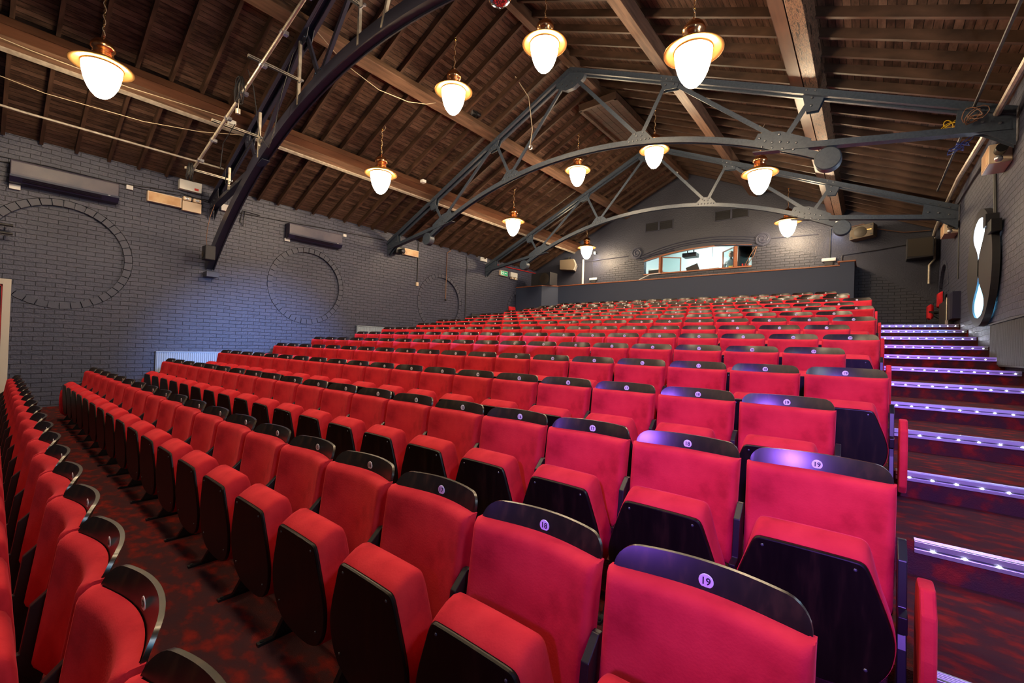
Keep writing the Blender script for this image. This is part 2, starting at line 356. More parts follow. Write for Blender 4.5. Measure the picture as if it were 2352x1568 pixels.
# back gable with the arched control booth window
WX0,WX1,WZ0=-6.90,-3.12,4.57
def arch_z(x): return 5.39-0.052*(x+4.55)**2
arch=[(WX1+(WX0-WX1)*k/24, arch_z(WX1+(WX0-WX1)*k/24)) for k in range(25)]
b=MB(); poly=[(XL,-0.3),(XR,-0.3),(XR,ztop(XR)+0.5),(XC,8.6),(XL,ztop(XL)+0.5)]
b.prism(poly,(0,YB,0),(1,0,0),(0,0,1),(0,1,0),0.22,[[(WX0,WZ0),(WX1,WZ0)]+arch])
wallB=struct(b.build('wall_back',M['wallB']))
# ceiling : boards on each slope, joists under them
SL=math.atan(0.456)
def slope_obj(name,side):
    ln=(XR-XC+0.35)/math.cos(SL)
    b=MB(); b.box(0,Y0,0,ln,YB+0.2,0.03)
    o=b.build(name,M['boards']); o.location=(XC,0,ztop(XC)+0.335)
    if side>0: o.rotation_euler=(0,SL,0)
    else: o.scale=(-1,1,1); o.rotation_euler=(0,-SL,0)
    return o
struct(slope_obj('ceiling',1)); 
cl=struct(slope_obj('ceiling',-1))
jm=MB(); jl=(XR-XC-0.02)/math.cos(SL)
jm.box(0.02,-0.026,-0.125,jl,0.026,0.0)
j0=None; NJ=48
ceil_roots=[o for o in bpy.data.objects if o.name.startswith('ceiling')]
for side,root in ((1,ceil_roots[0]),(-1,ceil_roots[1])):
    for k in range(NJ):
        y=-5.91+k*0.47
        if y>YB-0.05: break
        if j0 is None: j=jm.build('joist',M['joist']); j0=j
        else: j=j0.copy(); COL.objects.link(j)
        j.parent=root; j.location=(0,y,0)
# ---------------------------------------------------------------- purlins and ridge
def purlin(name,side,d0,d1,hgt,mt,label,lift=0.0,y0=Y0,y1=YB):
    """beam lying on the rafters between slope distances d0..d1 (horizontal) from the ridge"""
    b=MB(); c,s_=math.cos(SL),math.sin(SL)
    b.box(d0/c,y0,lift,d1/c,y1,lift+hgt)
    o=b.build(name,mt,bevel=0.006); o.location=(XC,0,ztop(XC))
    if side>0: o.rotation_euler=(0,SL,0)
    else: o.scale=(-1,1,1); o.rotation_euler=(0,-SL,0)
    return tag(o,label,'roof beam')
purlin('roof_purlin',-1,2.13,2.35,0.19,M['purlin'],'brown timber roof beam high on the left slope, crossing behind the left pendant lamps')
purlin('roof_purlin',1,2.10,2.34,0.19,M['purlin'],'brown timber roof beam high on the right slope, next to the ridge lamps')
purlin('roof_purlin',-1,4.52,4.72,0.19,M['purlin'],'timber roof beam low on the left slope with a metal strip along it')
purlin('roof_purlin',1,4.47,4.66,0.21,M['grain'],'strongly grained timber roof beam low on the right slope')
def channel(side,label):
    b=MB(); c=math.cos(SL); d0=4.28/c; d1=4.455/c
    if side<0: d0=4.33/c; d1=4.51/c
    b.box(d0,Y0,0,d0+0.012,YB,0.17); b.box(d0,Y0,0,d1,YB,0.012); b.box(d0,Y0,0.158,d1,YB,0.17)
    o=b.build('roof_channel',M['brownsteel']); o.location=(XC,0,ztop(XC))
    if side>0: o.rotation_euler=(0,SL,0)
    else: o.scale=(-1,1,1); o.rotation_euler=(0,-SL,0)
    return tag(o,label,'roof beam')
channel(1,'reddish brown steel channel beside the strongly grained roof beam on the right')
channel(-1,'reddish brown steel channel beside the low timber roof beam on the left')
b=MB(); c=math.cos(SL); b.box(4.70/c,Y0,-0.035,4.76/c,YB,-0.003)
for k in range(225): b.box(4.715/c,Y0+0.05+k*0.1,-0.037,4.745/c,Y0+0.08+k*0.1,-0.034)
o=b.build('strut_rail',M['galv']); o.location=(XC,0,ztop(XC)); o.scale=(-1,1,1); o.rotation_euler=(0,-SL,0)
tag(o,'pale perforated metal strut rail under the low left roof beam','rail')
b=MB(); b.box(XC-0.07,Y0,7.97,XC+0.07,YB,8.20); tag(b.build('ridge_beam',M['purlin']),'brown ridge beam along the top of the roof','roof beam')
# ---------------------------------------------------------------- roof trusses
R_ARC=9.9
def zarc(dx): return 5.93-(R_ARC-math.sqrt(R_ARC*R_ARC-dx*dx))
def bolts(b,pts,y,r=0.021,side=-1):
    for x,z in pts:
        b.lathe([(0.0001,side*0.022),(r*0.8,side*0.018),(r,0.0)],(x,y,z),8,'Y')
def make_truss(Y,label,full,mt):
    t=thing('roof_truss',label,'roof truss',(XC,Y,0),0)
    for s in (-1,1):
        b=MB(); zt=lambda d: 7.94-0.456*d
        for yo in (-0.055,0.055):
            b.bar((0,yo,zt(0)-0.062),(s*6.75,yo,zt(6.75)-0.062),0.012,0.12)
            b.bar((0,yo*0.55,zt(0)-0.008),(s*6.75,yo*0.55,zt(6.75)-0.008),0.055,0.014)
            b.bar((0,yo*1.35,zt(0)-0.118),(s*6.75,yo*1.35,zt(6.75)-0.118),0.06,0.014)
        b.build('rafter',mt,t)
        b=MB()
        b.bar((s*6.72,-0.012,4.62),(s*4.1,-0.012,5.035),0.09,0.085); b.bar((s*6.72,0.0,4.575),(s*3.75,0,5.035),0.14,0.012)
        b.build('tie_bar',mt,t)
        def web(p,q,wd=0.075):
            m_=MB(); m_.bar((s*p[0],-0.03,p[1]),(s*q[0],-0.03,q[1]),0.012,wd); m_.bar((s*p[0],0.0,p[1]),(s*q[0],0.0,q[1]),0.06,0.012); m_.build('web_strut',mt,t)
        web((1.66,zarc(1.66)+0.12),(0.12,7.66)); web((1.72,zarc(1.72)+0.12),(2.2,6.80)); web((4.10,zarc(4.1)+0.16),(2.3,6.78)); web((4.22,zarc(4.2)+0.16),(4.6,5.76))
        # gussets
        def gus(poly,bl,name='gusset_plate'):
            m_=MB(); m_.prism([(s*a,c_) for a,c_ in poly],(0,-0.052,0),(1,0,0),(0,0,1),(0,1,0),0.010); m_.prism([(s*a,c_) for a,c_ in poly],(0,0.046,0),(1,0,0),(0,0,1),(0,1,0),0.010)
            m_.use(mt); m_.use(M['bolt']); bolts(m_,[(s*a,c_) for a,c_ in bl],-0.052); o_=m_
            m_.mi=[0 if i< len(m_.mi)-len(bl)*16 else 1 for i in range(len(m_.mi))]
            m_.build(name,None,t)
        z1=zarc(1.68)
        SC=lambda L_,cx,cz,k_: [(cx+(a_-cx)*k_,cz+(c__-cz)*k_) for a_,c__ in L_]
        gus(SC([(1.32,z1+0.02),(1.30,z1+0.10),(1.52,z1+0.30),(1.84,z1+0.28),(2.06,z1+0.02),(2.05,z1-0.07),(1.35,z1-0.01)],1.68,z1,0.72),SC([(1.40,z1+.06),(1.52,z1+.055),(1.64,z1+.045),(1.76,z1+.035),(1.88,z1+.02),(1.98,z1+.005),(1.56,z1+.24),(1.62,z1+.17),(1.80,z1+.23),(1.76,z1+.15)],1.68,z1,0.72))
        gus([(2.02,7.02),(2.50,6.80),(2.42,6.62),(2.16,6.66)],[(2.12,6.92),(2.22,6.86),(2.33,6.82),(2.20,6.75),(2.36,6.71)])
        zg=zarc(4.15)
        gus(SC([(3.62,zg+0.22),(3.72,zg+0.40),(4.15,zg+0.34),(4.72,zg+0.02),(4.66,zg-0.22),(4.3,zg-0.14)],4.15,zg+0.06,0.76),SC([(3.75,zg+.28),(3.86,zg+.20),(4.0,zg+.13),(4.15,zg+.10),(4.3,zg+.05),(4.45,zg),(4.13,zg+.27),(3.8,zg+.08),(4.0,zg+.01),(4.2,zg-.06),(4.4,zg-.13)],4.15,zg+0.06,0.76))
        gus([(4.42,5.92),(4.78,5.76),(4.66,5.48),(4.50,5.50)],[(4.50,5.85),(4.62,5.80),(4.58,5.70),(4.57,5.58)])
        gus([(6.76,4.86),(6.24,5.06),(6.20,4.70),(6.48,4.58),(6.76,4.36)],[(6.32,4.97),(6.46,4.90),(6.62,4.83),(6.30,4.78),(6.46,4.74),(6.62,4.68)],'wall_bracket')
    gm=MB(); gm.prism([(-0.42,7.73),(0,7.93),(0.42,7.73),(0.34,7.56),(0.10,7.44),(-0.10,7.44),(-0.34,7.56)],(0,-0.054,0),(1,0,0),(0,0,1),(0,1,0),0.108)
    gm.use(mt); gm.use(M['bolt']); nb=[(-.30,7.70),(-.18,7.76),(-.08,7.81),(.08,7.81),(.18,7.76),(.30,7.70),(-.20,7.62),(.20,7.62),(-.08,7.54),(.08,7.54)]
    base=len(gm.mi); bolts(gm,nb,-0.054); gm.mi=[0 if i<base else 1 for i in range(len(gm.mi))]; gm.build('apex_plate',None,t)
    # arched bottom chord
    ext=6.80 if full else 4.75
    n=48 if full else 34; hh=0.095 if full else 0.052; wd=0.17 if full else 0.105
    b=MB(); rings=[]
    def ring(dx,hh,wd):
        z=zarc(dx); a=math.asin(dx/R_ARC); nx,nz=math.sin(a),math.cos(a)
        return [(dx+nx*hh,-wd/2,z+nz*hh),(dx+nx*hh,wd/2,z+nz*hh),(dx-nx*hh,wd/2,z-nz*hh),(dx-nx*hh,wd/2-0.02,z-nz*hh),(dx-nx*(hh-0.03),wd/2-0.02,z-nz*(hh-0.03)),(dx-nx*(hh-0.03),-wd/2+0.02,z-nz*(hh-0.03)),(dx-nx*hh,-wd/2+0.02,z-nz*hh),(dx-nx*hh,-wd/2,z-nz*hh)]
    vs=[]
    for k in range(n+1): vs += ring(-ext+2*ext*k/n,hh,wd)
    fs=[(k*8+i,k*8+(i+1)%8,(k+1)*8+(i+1)%8,(k+1)*8+i) for k in range(n) for i in range(8)]+[tuple(range(8)),tuple(n*8+i for i in range(8))]
    b.add(vs,fs,False)
    if full:
        for s in (-1,1): b.box(s*6.79-0.16,-0.13,3.02,s*6.79+0.16,0.13,3.14) if False else None
    b.build('arched_chord',mt,t)
    if full:
        for s in (-1,1):
            b=MB(); b.box(s*6.66-0.13,-0.12,2.98,s*6.66+0.13,0.12,3.10); b.build('corbel',mt,t)
    else:
        for s in (-1,1):
            b=MB(); b.lathe([(0.0001,-0.085),(0.165,-0.085),(0.178,-0.072),(0.178,0.085),(0.0001,0.085)],(s*4.80,0,zarc(4.8)-0.02),32,'Y'); b.lathe([(0.0001,-0.089),(0.012,-0.087)],(s*4.80,0,zarc(4.8)-0.02),8,'Y'); b.build('end_disc',mt,t)
    return t
make_truss(3.45,'dark blue steel roof truss nearest the camera, its arch running down the left wall',True,M['truss1'])
make_truss(8.375,'grey steel roof truss in the middle of the hall with round arch ends',False,M['truss'])
make_truss(13.04,'grey steel roof truss furthest back, in front of the control booth window',False,M['truss'])
# ---------------------------------------------------------------- pendant lamps
def make_lamp():
    t=thing('pendant_lamp','','pendant lamp')
    b=MB(); b.lathe([(0.0001,0),(0.03,0.003),(0.07,0.02),(0.11,0.06),(0.15,0.12),(0.185,0.20),(0.21,0.29),(0.224,0.37),(0.23,0.43),(0.23,0.475),(0.20,0.49)],(0,0,0),40); b.build('globe',M['globe'],t)
    b=MB(); b.lathe([(0.235,0.455),(0.245,0.475),(0.27,0.475),(0.32,0.455),(0.355,0.448),(0.367,0.455),(0.367,0.463),(0.35,0.47),(0.30,0.492),(0.26,0.52),(0.24,0.545),(0.20,0.56)],(0,0,0),48); b.build('brim',M['brim'],t)
    b=MB(); b.lathe([(0.20,0.56),(0.15,0.575),(0.125,0.60),(0.115,0.62),(0.13,0.635),(0.11,0.65),(0.12,0.665),(0.105,0.68),(0.12,0.70),(0.14,0.72),(0.145,0.745),(0.138,0.775),(0.115,0.815),(0.08,0.85),(0.04,0.872),(0.018,0.88),(0.015,0.90),(0.022,0.91),(0.0001,0.925)],(0,0,0),40); b.build('cap',M['copper'],t)
    b=MB(); z=0.925; k=0
    while z<1.46:
        a=(k%2)*PI/2; pts=[(0.010*math.cos(q)*math.cos(a),0.010*math.cos(q)*math.sin(a),z+0.018+0.018*math.sin(q)) for q in [2*PI*i/8 for i in range(9)]]
        b.tube(pts,0.0028,5,False); z+=0.027; k+=1
    b.build('chain',M['brass'],t)
    b=MB(); pts=[(0.016*math.sin(i*0.9),0.016*math.cos(i*0.9),0.93+i*0.027) for i in range(20)]+[(0.03,0,1.47),(0.06,0.0,1.50),(0.075,0,1.545),(0.05,0,1.59)]
    b.tube(pts,0.005,6); b.build('flex_cord',M['cord'],t)
    b=MB(); b.ball((0,0,1.485),0.028,12); b.lathe([(0.0001,1.52),(0.02,1.515),(0.012,1.50),(0.0001,1.47)],(0,0,0),12); b.build('hook_ball',M['brass'],t)
    return t
lamp0=make_lamp(); index_kids()
LZ1,LZ2=5.06,6.15
lamps=[(-8.80,1.06,5.03,'copper pendant lamp at far left, nearest the camera on the left side'),
(-8.80,5.80,5.00,'copper pendant lamp second along the left row, above the low left roof beam'),
(-8.88,10.75,5.11,'copper pendant lamp third along the left row, between the middle and far trusses'),
(-8.85,15.40,5.18,'small copper pendant lamp last in the left row, beside the pale wall speaker'),
(-6.42,5.80,6.10,'copper pendant lamp high left of the ridge, beside the nearest arch'),
(-6.55,10.75,6.22,'copper pendant lamp high left of the ridge, behind the middle truss arch'),
(-4.24,5.80,6.12,'copper pendant lamp high at top centre, right of the mirror ball'),
(-4.31,10.75,6.21,'copper pendant lamp high by the ridge, hanging behind the middle truss plate'),
(-1.84,5.80,5.03,'largest looking copper pendant lamp at top right, nearest on the right row'),
(-1.92,10.75,5.08,'copper pendant lamp second along the right row, below the round arch end'),
(-1.97,15.45,5.16,'small copper pendant lamp last in the right row, right of the booth window')]
for i,(x,y,z,lb) in enumerate(lamps):
    o=lamp0 if i==0 else copy_tree(lamp0)
    o.location=(x,y,z); o.rotation_euler=(0,0,i*0.7); o['label']=lb; o['group']='copper pendant lamps hanging from the roof'
# ---------------------------------------------------------------- theatre seats
DZ=-0.017
def fcurve(x,h): return -0.047*(x/0.235)**2-(0.83-h)*0.14+max(0,h-0.80)*0.22
def chaikin(p,n=2):
    for _ in range(n):
        q=[]
        for i in range(len(p)):
            a,b_=p[i],p[(i+1)%len(p)]
            q+= [(a[0]*.75+b_[0]*.25,a[1]*.75+b_[1]*.25),(a[0]*.25+b_[0]*.75,a[1]*.25+b_[1]*.75)]
        p=q
    return p
def grid_solid(cols, rows_, P, mb):
    """closed slab: P(i,j,side)->point"""
    nc,nr=cols,rows_; vs=[P(i,j,s) for s in (0,1) for j in range(nr) for i in range(nc)]; o=nc*nr; fs=[]
    for j in range(nr-1):
        for i in range(nc-1):
            a=j*nc+i; fs.append((a,a+1,a+nc+1,a+nc)); fs.append((o+a,o+a+nc,o+a+nc+1,o+a+1))
    for i in range(nc-1):
        fs.append((i,o+i,o+i+1,i+1)); a=(nr-1)*nc+i; fs.append((a,a+1,o+a+1,o+a))
    for j in range(nr-1):
        a=j*nc; fs.append((a,a+nc,o+a+nc,o+a)); a=j*nc+nc-1; fs.append((a,o+a,o+a+nc,a+nc))
    mb.add(vs,fs,True)
def add_standard(name,x,parent):
    b=MB(); side=[(-0.165,0.585),(-0.105,0.640),(-0.085,0.640),(-0.095,0.46),(-0.13,0.30),(-0.13,0.16),(-0.08,0.02),(-0.32,0.02),(-0.24,0.16),(-0.215,0.30),(-0.19,0.36),(-0.235,0.36),(-0.24,0.42),(-0.185,0.43)]
    b.prism([(y,z+DZ) for y,z in side],(x-0.013,0,0),(0,1,0),(0,0,1),(1,0,0),0.026)
    o=b.build(name,M['blackmetal'],parent,bevel=0.003)
    f=MB(); f.box(x-0.013,-0.385,0.017+DZ,x+0.013,0.02,0.030+DZ); f.cyl((x,-0.365,0.030+DZ),0.009,0.006,'Z',8)
    f.build('foot_bar',M['blackmetal'],parent); return o
def make_seat():
    t=thing('theatre_seat','','theatre seat')
    # backrest shell with its exposed dark top rail
    NX,NJ_=33,9; b=MB()
    xs=[0.243*math.sin(PI/2*(2*i/(NX-1)-1)) for i in range(NX)]
    def top(x):
        r=0.055; crown=0.881-0.004*(x/0.243)**2; e=abs(x)-(0.243-r)
        return crown if e<=0 else crown-r+math.sqrt(max(0,r*r-e*e))
    def P(i,j,s):
        x=xs[i]; h=0.36+(top(x)-0.36)*j/(NJ_-1); return (x,fcurve(x,h)+0.002+0.013*s,h+DZ)
    grid_solid(NX,NJ_,P,b); b.build('back_shell',M['ply'],t)
    # upholstered pad
    b=MB(); NX2,NH=27,19
    def dist(u):  # u 0..1 -> clustered
        return 0.5-0.5*math.cos(PI*u)
    def Q(i,j,s):
        u=dist(i/(NX2-1)); v=dist(j/(NH-1)); wv=0.235+0.016*(0.6+0.4*v)
        x=(2*u-1)*wv; topc=0.815+0.006*(x/0.25)**4; h=0.37+(topc-0.37)*v
        if s==1: return (x,fcurve(x,h)-0.001+0.016*(abs(2*u-1)>0.97),h+DZ)
        dx=(wv-abs(x)); dh=min(topc-h,h-0.37); rr=0.030
        e=min(1,dx/rr); g=min(1,dh/(0.024 if topc-h<h-0.37 else rr)); k=math.sqrt(max(0,1-(1-e)**2))*math.sqrt(max(0,1-(1-g)**2))
        return (x,fcurve(x,min(h,0.80))-0.004-0.046*k-0.004*math.sin(PI*v)*math.cos(x/0.25*PI/2),h+DZ)
    grid_solid(NX2,NH,Q,b); b.build('backrest',M['velvet'],t)
    # number disc
    b=MB(); n=24; y0=fcurve(0,0.835)-0.0015
    b.lathe([(0.0001,0),(0.0185,0),(0.0195,0.002)],(0,y0-0.001,0.838+DZ),24,'Y'); b.build('number_disc',M['disc'],t)
    # tipped up cushion
    out=[(-0.140,0.612),(0.140,0.612),(0.165,0.606),(0.178,0.585),(0.196,0.535),(0.240,0.410),(0.250,0.340),(0.232,0.250),(0.18,0.185),(0.09,0.152),(-0.09,0.152),(-0.18,0.185),(-0.232,0.250),(-0.250,0.340),(-0.240,0.410),(-0.196,0.535),(-0.178,0.585),(-0.165,0.606)]
    ol=chaikin(out,2); hc=0.38
    def yy(h,y): return y+(0.612-h)*0.05
    rings=[(-0.332,0.97,-0.008,0),(-0.339,0.99,-0.001,0),(-0.335,1.0,0.004,0),(-0.312,1.0,0.020,0),(-0.285,1.0,0.036,0),(-0.258,0.998,0.045,0),(-0.236,0.992,0.043,0),(-0.219,0.975,0.032,0),(-0.206,0.94,0.010,0),(-0.200,0.86,-0.03,0),(-0.198,0.7,-0.08,0)]
    b=MB(); vs=[]; n=len(ol)
    for y,sx,sh,bul in rings:
        for x,h in ol:
            q_=max(0,min(1,(h-0.48)/0.12)); hh=hc+(h-hc)*(0.5+0.5*sx)+sh*q_*q_*(3-2*q_); vs.append((x*sx,yy(h,y),hh+DZ))
    fs=[(k*n+i,k*n+(i+1)%n,(k+1)*n+(i+1)%n,(k+1)*n+i) for k in range(len(rings)-1) for i in range(n)]+[tuple(range(n)),tuple((len(rings)-1)*n+i for i in range(n))]
    b.add(vs,fs,True); b.build('seat_cushion',M['velvet'],t)
    b=MB(); vs=[]
    for y,s_ in ((-0.337,1.0),(-0.346,1.0),(-0.352,0.985),(-0.353,0.97)):
        for x,h in ol: vs.append((x*s_*0.985,yy(h,y),hc+(h-hc)*s_*0.985+DZ))
    fs=[(k*n+i,k*n+(i+1)%n,(k+1)*n+(i+1)%n,(k+1)*n+i) for k in range(3) for i in range(n)]+[tuple(range(n)),tuple(3*n+i for i in range(n))]
    b.add(vs,fs,False); pan=b.build('seat_underside',M['under'],t)
    b=MB()
    for x,h in ((-0.138,0.578),(0.138,0.578),(-0.17,0.25),(0.17,0.25)): b.lathe([(0.0001,-0.004),(0.004,-0.003),(0.006,0.0)],(x,yy(h,-0.353),h+DZ),8,'Y')
    b.build('bolt',M['bolt'],pan)
    add_standard('standard',0.265,t)
    return t
seat0=make_seat(); index_kids()
# engraved seat numbers, one small mesh per number
NUM={}
dg=None
for n in range(1,20):
    cu=bpy.data.curves.new('number','FONT'); cu.body=str(n); cu.size=0.0265; cu.offset=0.0004; cu.align_x='CENTER'; cu.align_y='CENTER'; cu.extrude=0.0003; cu.resolution_u=3
    ob=bpy.data.objects.new('number',cu); COL.objects.link(ob)
    bpy.context.view_layer.update()
    me=bpy.data.meshes.new_from_object(ob.evaluated_get(bpy.context.evaluated_depsgraph_get()))
    me.transform(Matrix.Rotation(PI/2,4,'X')); me.materials.clear(); me.materials.append(M['ink']); NUM[n]=me
    bpy.data.objects.remove(ob); bpy.data.curves.remove(cu)
ORD=['front','second','third','fourth','fifth','sixth','seventh','eighth','ninth','tenth','eleventh','twelfth','thirteenth','fourteenth','fifteenth','rearmost']
NTH=['first','second','third','fourth','fifth','sixth','seventh','eighth','ninth','tenth','eleventh','twelfth','thirteenth','fourteenth','fifteenth','sixteenth','seventeenth','eighteenth','nineteenth']
def end_panel(parent,x):
    b=MB(); p=chaikin([(-0.35,0.56),(-0.16,0.56),(-0.13,0.40),(-0.16,0.10),(-0.34,0.08),(-0.38,0.30)],1)
    b.prism([(y,z+DZ) for y,z in p],(x,0,0),(0,1,0),(0,0,1),(1,0,0),0.040)
    b.build('aisle_panel',M['velvet'],parent,bevel=0.010)
first=True
for r in range(16):
    x0,y0,z0=ROWS[r]
    cnt={0:18,13:18,14:18,15:17}.get(r,19); hi={0:18,14:18,15:17}.get(r,19)
    if r==0: x0=-1.500+0.53; y0-=0.0072
    for k in range(cnt):
        n=hi-k
        o=seat0 if first else copy_tree(seat0); first=False
        o.location=(x0-0.53*k,y0+(0.0072*k if r==0 else 0),z0+H-0.835-DZ)
        if r<6: o['label']='red velvet seat %s from the right end of the %s row, disc reading %d'%(NTH[k],ORD[r],n)
        else: o['label']='red velvet tip-up seat, %s from the right end of the %s row'%(NTH[k],ORD[r])
        o['group']='red theatre seats in the %s row'%ORD[r]
        disc=[c for c in COL.objects if False]
        nm=bpy.data.objects.new('number',NUM[n]); COL.objects.link(nm)
        nm.location=(0,fcurve(0,0.835)-0.0035,0.838+DZ); nm['_seat']=o.name
        nm.parent=None; nm['_r']=r
        PEND=globals().setdefault('PEND',[]); PEND.append((o,nm))
        if k==cnt-1: add_standard('standard',-0.265,o)
        if k==cnt-1 and r>0: end_panel(o,-0.265-0.021-0.045)
        if k==0 and r in (2,4,6,8,10,12): end_panel(o,0.265+0.034)
ch={}
for o in bpy.data.objects:
    if o.parent and o.name.startswith('number_disc'): ch[o.parent.name]=o
for o,nm in PEND:
    nm.parent=ch[o.name]; del nm['_seat']; del nm['_r']
# ---------------------------------------------------------------- lit stair nosings in the right hand aisle
def make_nosing(x0,x1):
    t=thing('stair_nosing','','stair nosing')
    b=MB(); b.box(x0,-0.006,0,x1,0.055,0.006); b.box(x0,-0.010,-0.018,x1,0.0,0.006); b.box(x0,-0.006,-0.032,x1,0.0,-0.018); b.box(x0,-0.012,-0.052,x1,0.0,-0.032)
    for k in range(4): b.box(x0,0.008+k*0.011,0.006,x1,0.012+k*0.011,0.0075)
    b.build('tread_strip',M['alu'],t,bevel=0.0015)
    b=MB(); b.box(x0,-0.0075,-0.029,x1,-0.005,-0.021); b.build('dark_slot',M['box'],t)
    l=MB(); l.ball((x0+0.07,-0.008,-0.030),0.0065,8,(1.2,0.8,1)); l0=l.build('led',M['led'],t); k=1
    while x0+0.07+0.114*k<x1-0.03:
        q=l0.copy(); COL.objects.link(q); q.parent=t; q.location=(0.114*k,0,0); k+=1
    return t
for r in range(3,15):
    xa=0.20 if r<5 else 0.16
    t=make_nosing(xa,XR-0.02); t.location=(0,riser[r],floorz[r])
    t['label']='aluminium stair nosing with white step lights, %s step up from the bottom right'%NTH[r-3]; t['category']='stair nosing'; t['group']='lit stair nosings in the right aisle'
# ---------------------------------------------------------------- rear parapet and booth
b=MB(); b.box(-10.22,15.50,2.4,-0.66,15.60,4.17); b.box(-0.68,15.44,2.2,-0.35,YB,4.26)
b.prism([(-12.14,15.05),(-10.75,15.05),(-10.22,15.5),(-10.22,15.60),(-10.70,15.6),(-12.14,15.6)],(0,0,2.2),(1,0,0),(0,1,0),(0,0,1),1.97)
par=struct(b.build('wall_parapet',M['parapet']))
b=MB(); b.box(-10.22,15.47,4.17,-0.68,15.66,4.205); b.prism([(-12.14,15.02),(-10.74,15.02),(-10.20,15.47),(-10.22,15.66),(-12.14,15.66)],(0,0,4.17),(1,0,0),(0,1,0),(0,0,1),0.035); b.box(-0.73,15.41,4.26,-0.32,YB,4.30)
b.build('cap_rail',M['orange'],par,bevel=0.006)
b=MB(); b.box(XL,15.6,3.25,-0.36,YB,3.35); struct(b.build('floor_gallery',M['carpet']))
# booth window frame
wn=thing('booth_window','','w'); del wn['label']; del wn['category']; wn['kind']='structure'; wn.name='window_1'
b=MB(); t_=0.045
def archbar(x0,x1,off=0,n=16,th=0.045,y=YB-0.03,d=0.09):
    for k in range(n):
        a=x0+(x1-x0)*k/n; c=x0+(x1-x0)*(k+1)/n
        b.prism([(a,arch_z(a)+off-th),(c,arch_z(c)+off-th),(c,arch_z(c)+off),(a,arch_z(a)+off)],(0,y,0),(1,0,0),(0,0,1),(0,1,0),d)
archbar(-6.27,-3.62,0.015)
b.box(-6.30,YB-0.03,WZ0,-6.23,YB+0.06,arch_z(-6.27)); b.box(-3.66,YB-0.03,WZ0,-3.57,YB+0.06,arch_z(-3.62)); b.box(-6.90,YB-0.03,WZ0-0.035,-3.12,YB+0.06,WZ0+0.01)
archbar(-6.9,-6.27,0.0,6,0.03); archbar(-3.62,-3.12,0.0,6,0.03)
b.build('window_frame',M['orange'],wn)
def casement(x,z0,z1,wdt,ang,label):
    e=MB(); e.box(0,-0.02,z0,wdt,0.02,z0+0.035); e.box(0,-0.02,z1-0.035,wdt,0.02,z1); e.box(0,-0.02,z0,0.035,0.02,z1); e.box(wdt-0.035,-0.02,z0,wdt,0.02,z1)
    f=e.build('casement',M['orange'],wn); f.location=(x,YB+0.05,0); f.rotation_euler=(0,0,ang)
    g=MB(); g.box(0.03,-0.003,z0+0.03,wdt-0.03,0.003,z1-0.03); g.build('casement_pane',M['glass'],f)
casement(-6.22,4.59,5.20,0.74,math.radians(38),'')
casement(-3.68,4.59,5.30,0.86,math.radians(180-52),'')
# booth interior
b=MB(); b.box(-7.3,YB+0.22,3.6,-7.25,19.2,6.1); b.box(-7.3,19.15,3.6,-2.6,19.2,6.1); b.box(-7.3,YB+0.22,3.55,-2.6,19.2,3.6)
bi=struct(b.build('wall_booth',M['boothwall']))
b=MB(); b.box(-2.65,YB+0.22,3.6,-2.6,19.2,6.1); b.build('side_wall',M['teal'],bi)
b=MB(); b.box(-7.3,YB+0.22,6.1,-2.6,19.2,6.15); struct(b.build('ceiling_booth',M['boothwall']))
b=MB(); b.box(-3.60,16.74,3.6,-3.56,18.3,6.1); b.box(-3.56,17.9,5.15,-2.65,18.0,6.1); b.build('light_blocker',M['box'],bi)  # dark slabs added to block the booth light and dim the teal side
t=thing('strip_light','long bright strip light inside the control booth','ceiling light',(0,0,0))
b=MB(); b.box(-6.0,17.9,6.02,-4.3,18.15,6.10); b.build('housing',M['white'],t); b=MB(); b.box(-5.95,17.92,5.97,-4.35,18.13,6.02); b.build('diffuser',M['tube'],t)
t=thing('booth_lamp','small white glowing lamp shade in the control booth, left of the right casement','lamp',(-4.62,17.4,4.95))
b=MB(); b.lathe([(0.12,0),(0.15,0.04),(0.15,0.18),(0.12,0.21),(0.0001,0.215)],(0,0,0),20); b.build('lamp_shade',M['shade'],t)
b=MB(); b.tube([(0,0,0.21),(0,0,1.15)],0.008,6); b.build('rod',M['cable'],t)
t=thing('projector','dark projector hanging from the booth ceiling','projector',(-5.38,17.3,5.22))
b=MB(); b.box(-0.26,-0.2,0,0.26,0.2,0.16); b.cyl((-0.1,-0.26,0.08),0.05,0.07,'Y',14); b.build('body',M['box'],t,bevel=0.02); b=MB(); b.box(-0.13,-0.02,0.16,-0.10,0.02,0.88); b.box(0.10,-0.02,0.16,0.13,0.02,0.88); b.build('mount',M['blackmetal'],t)
b=MB(); b.box(-7.1,16.78,4.45,-3.62,17.3,4.50); tag(b.build('booth_desk',M['box']),'dark desk running under the booth window','desk')
t=thing('mixing_desk','black equipment case standing at the left end of the booth desk','equipment case',(-6.62,17.0,4.50))
b=MB(); b.box(-0.24,-0.15,0,0.24,0.15,0.28); b.build('case',M['box'],t,bevel=0.01); b=MB(); b.box(-0.24,-0.16,0.29,0.24,-0.13,0.31); b.box(-0.24,-0.16,0.0,0.24,-0.15,0.02); b.build('rack_rail',M['alu'],t)
t=thing('monitor_screen','tilted dark monitor on the booth desk in the middle of the window','monitor',(-5.2,17.0,4.505))
b=MB(); b.obox((0,0,0.22),(1,0,0.35),(0,1,0),(-0.35,0,1),0.22,0.02,0.13); b.build('screen',M['box'],t); b=MB(); b.box(-0.03,-0.02,0,0.03,0.02,0.1); b.box(-0.1,-0.06,0,0.1,0.06,0.012); b.build('stand',M['blackmetal'],t)
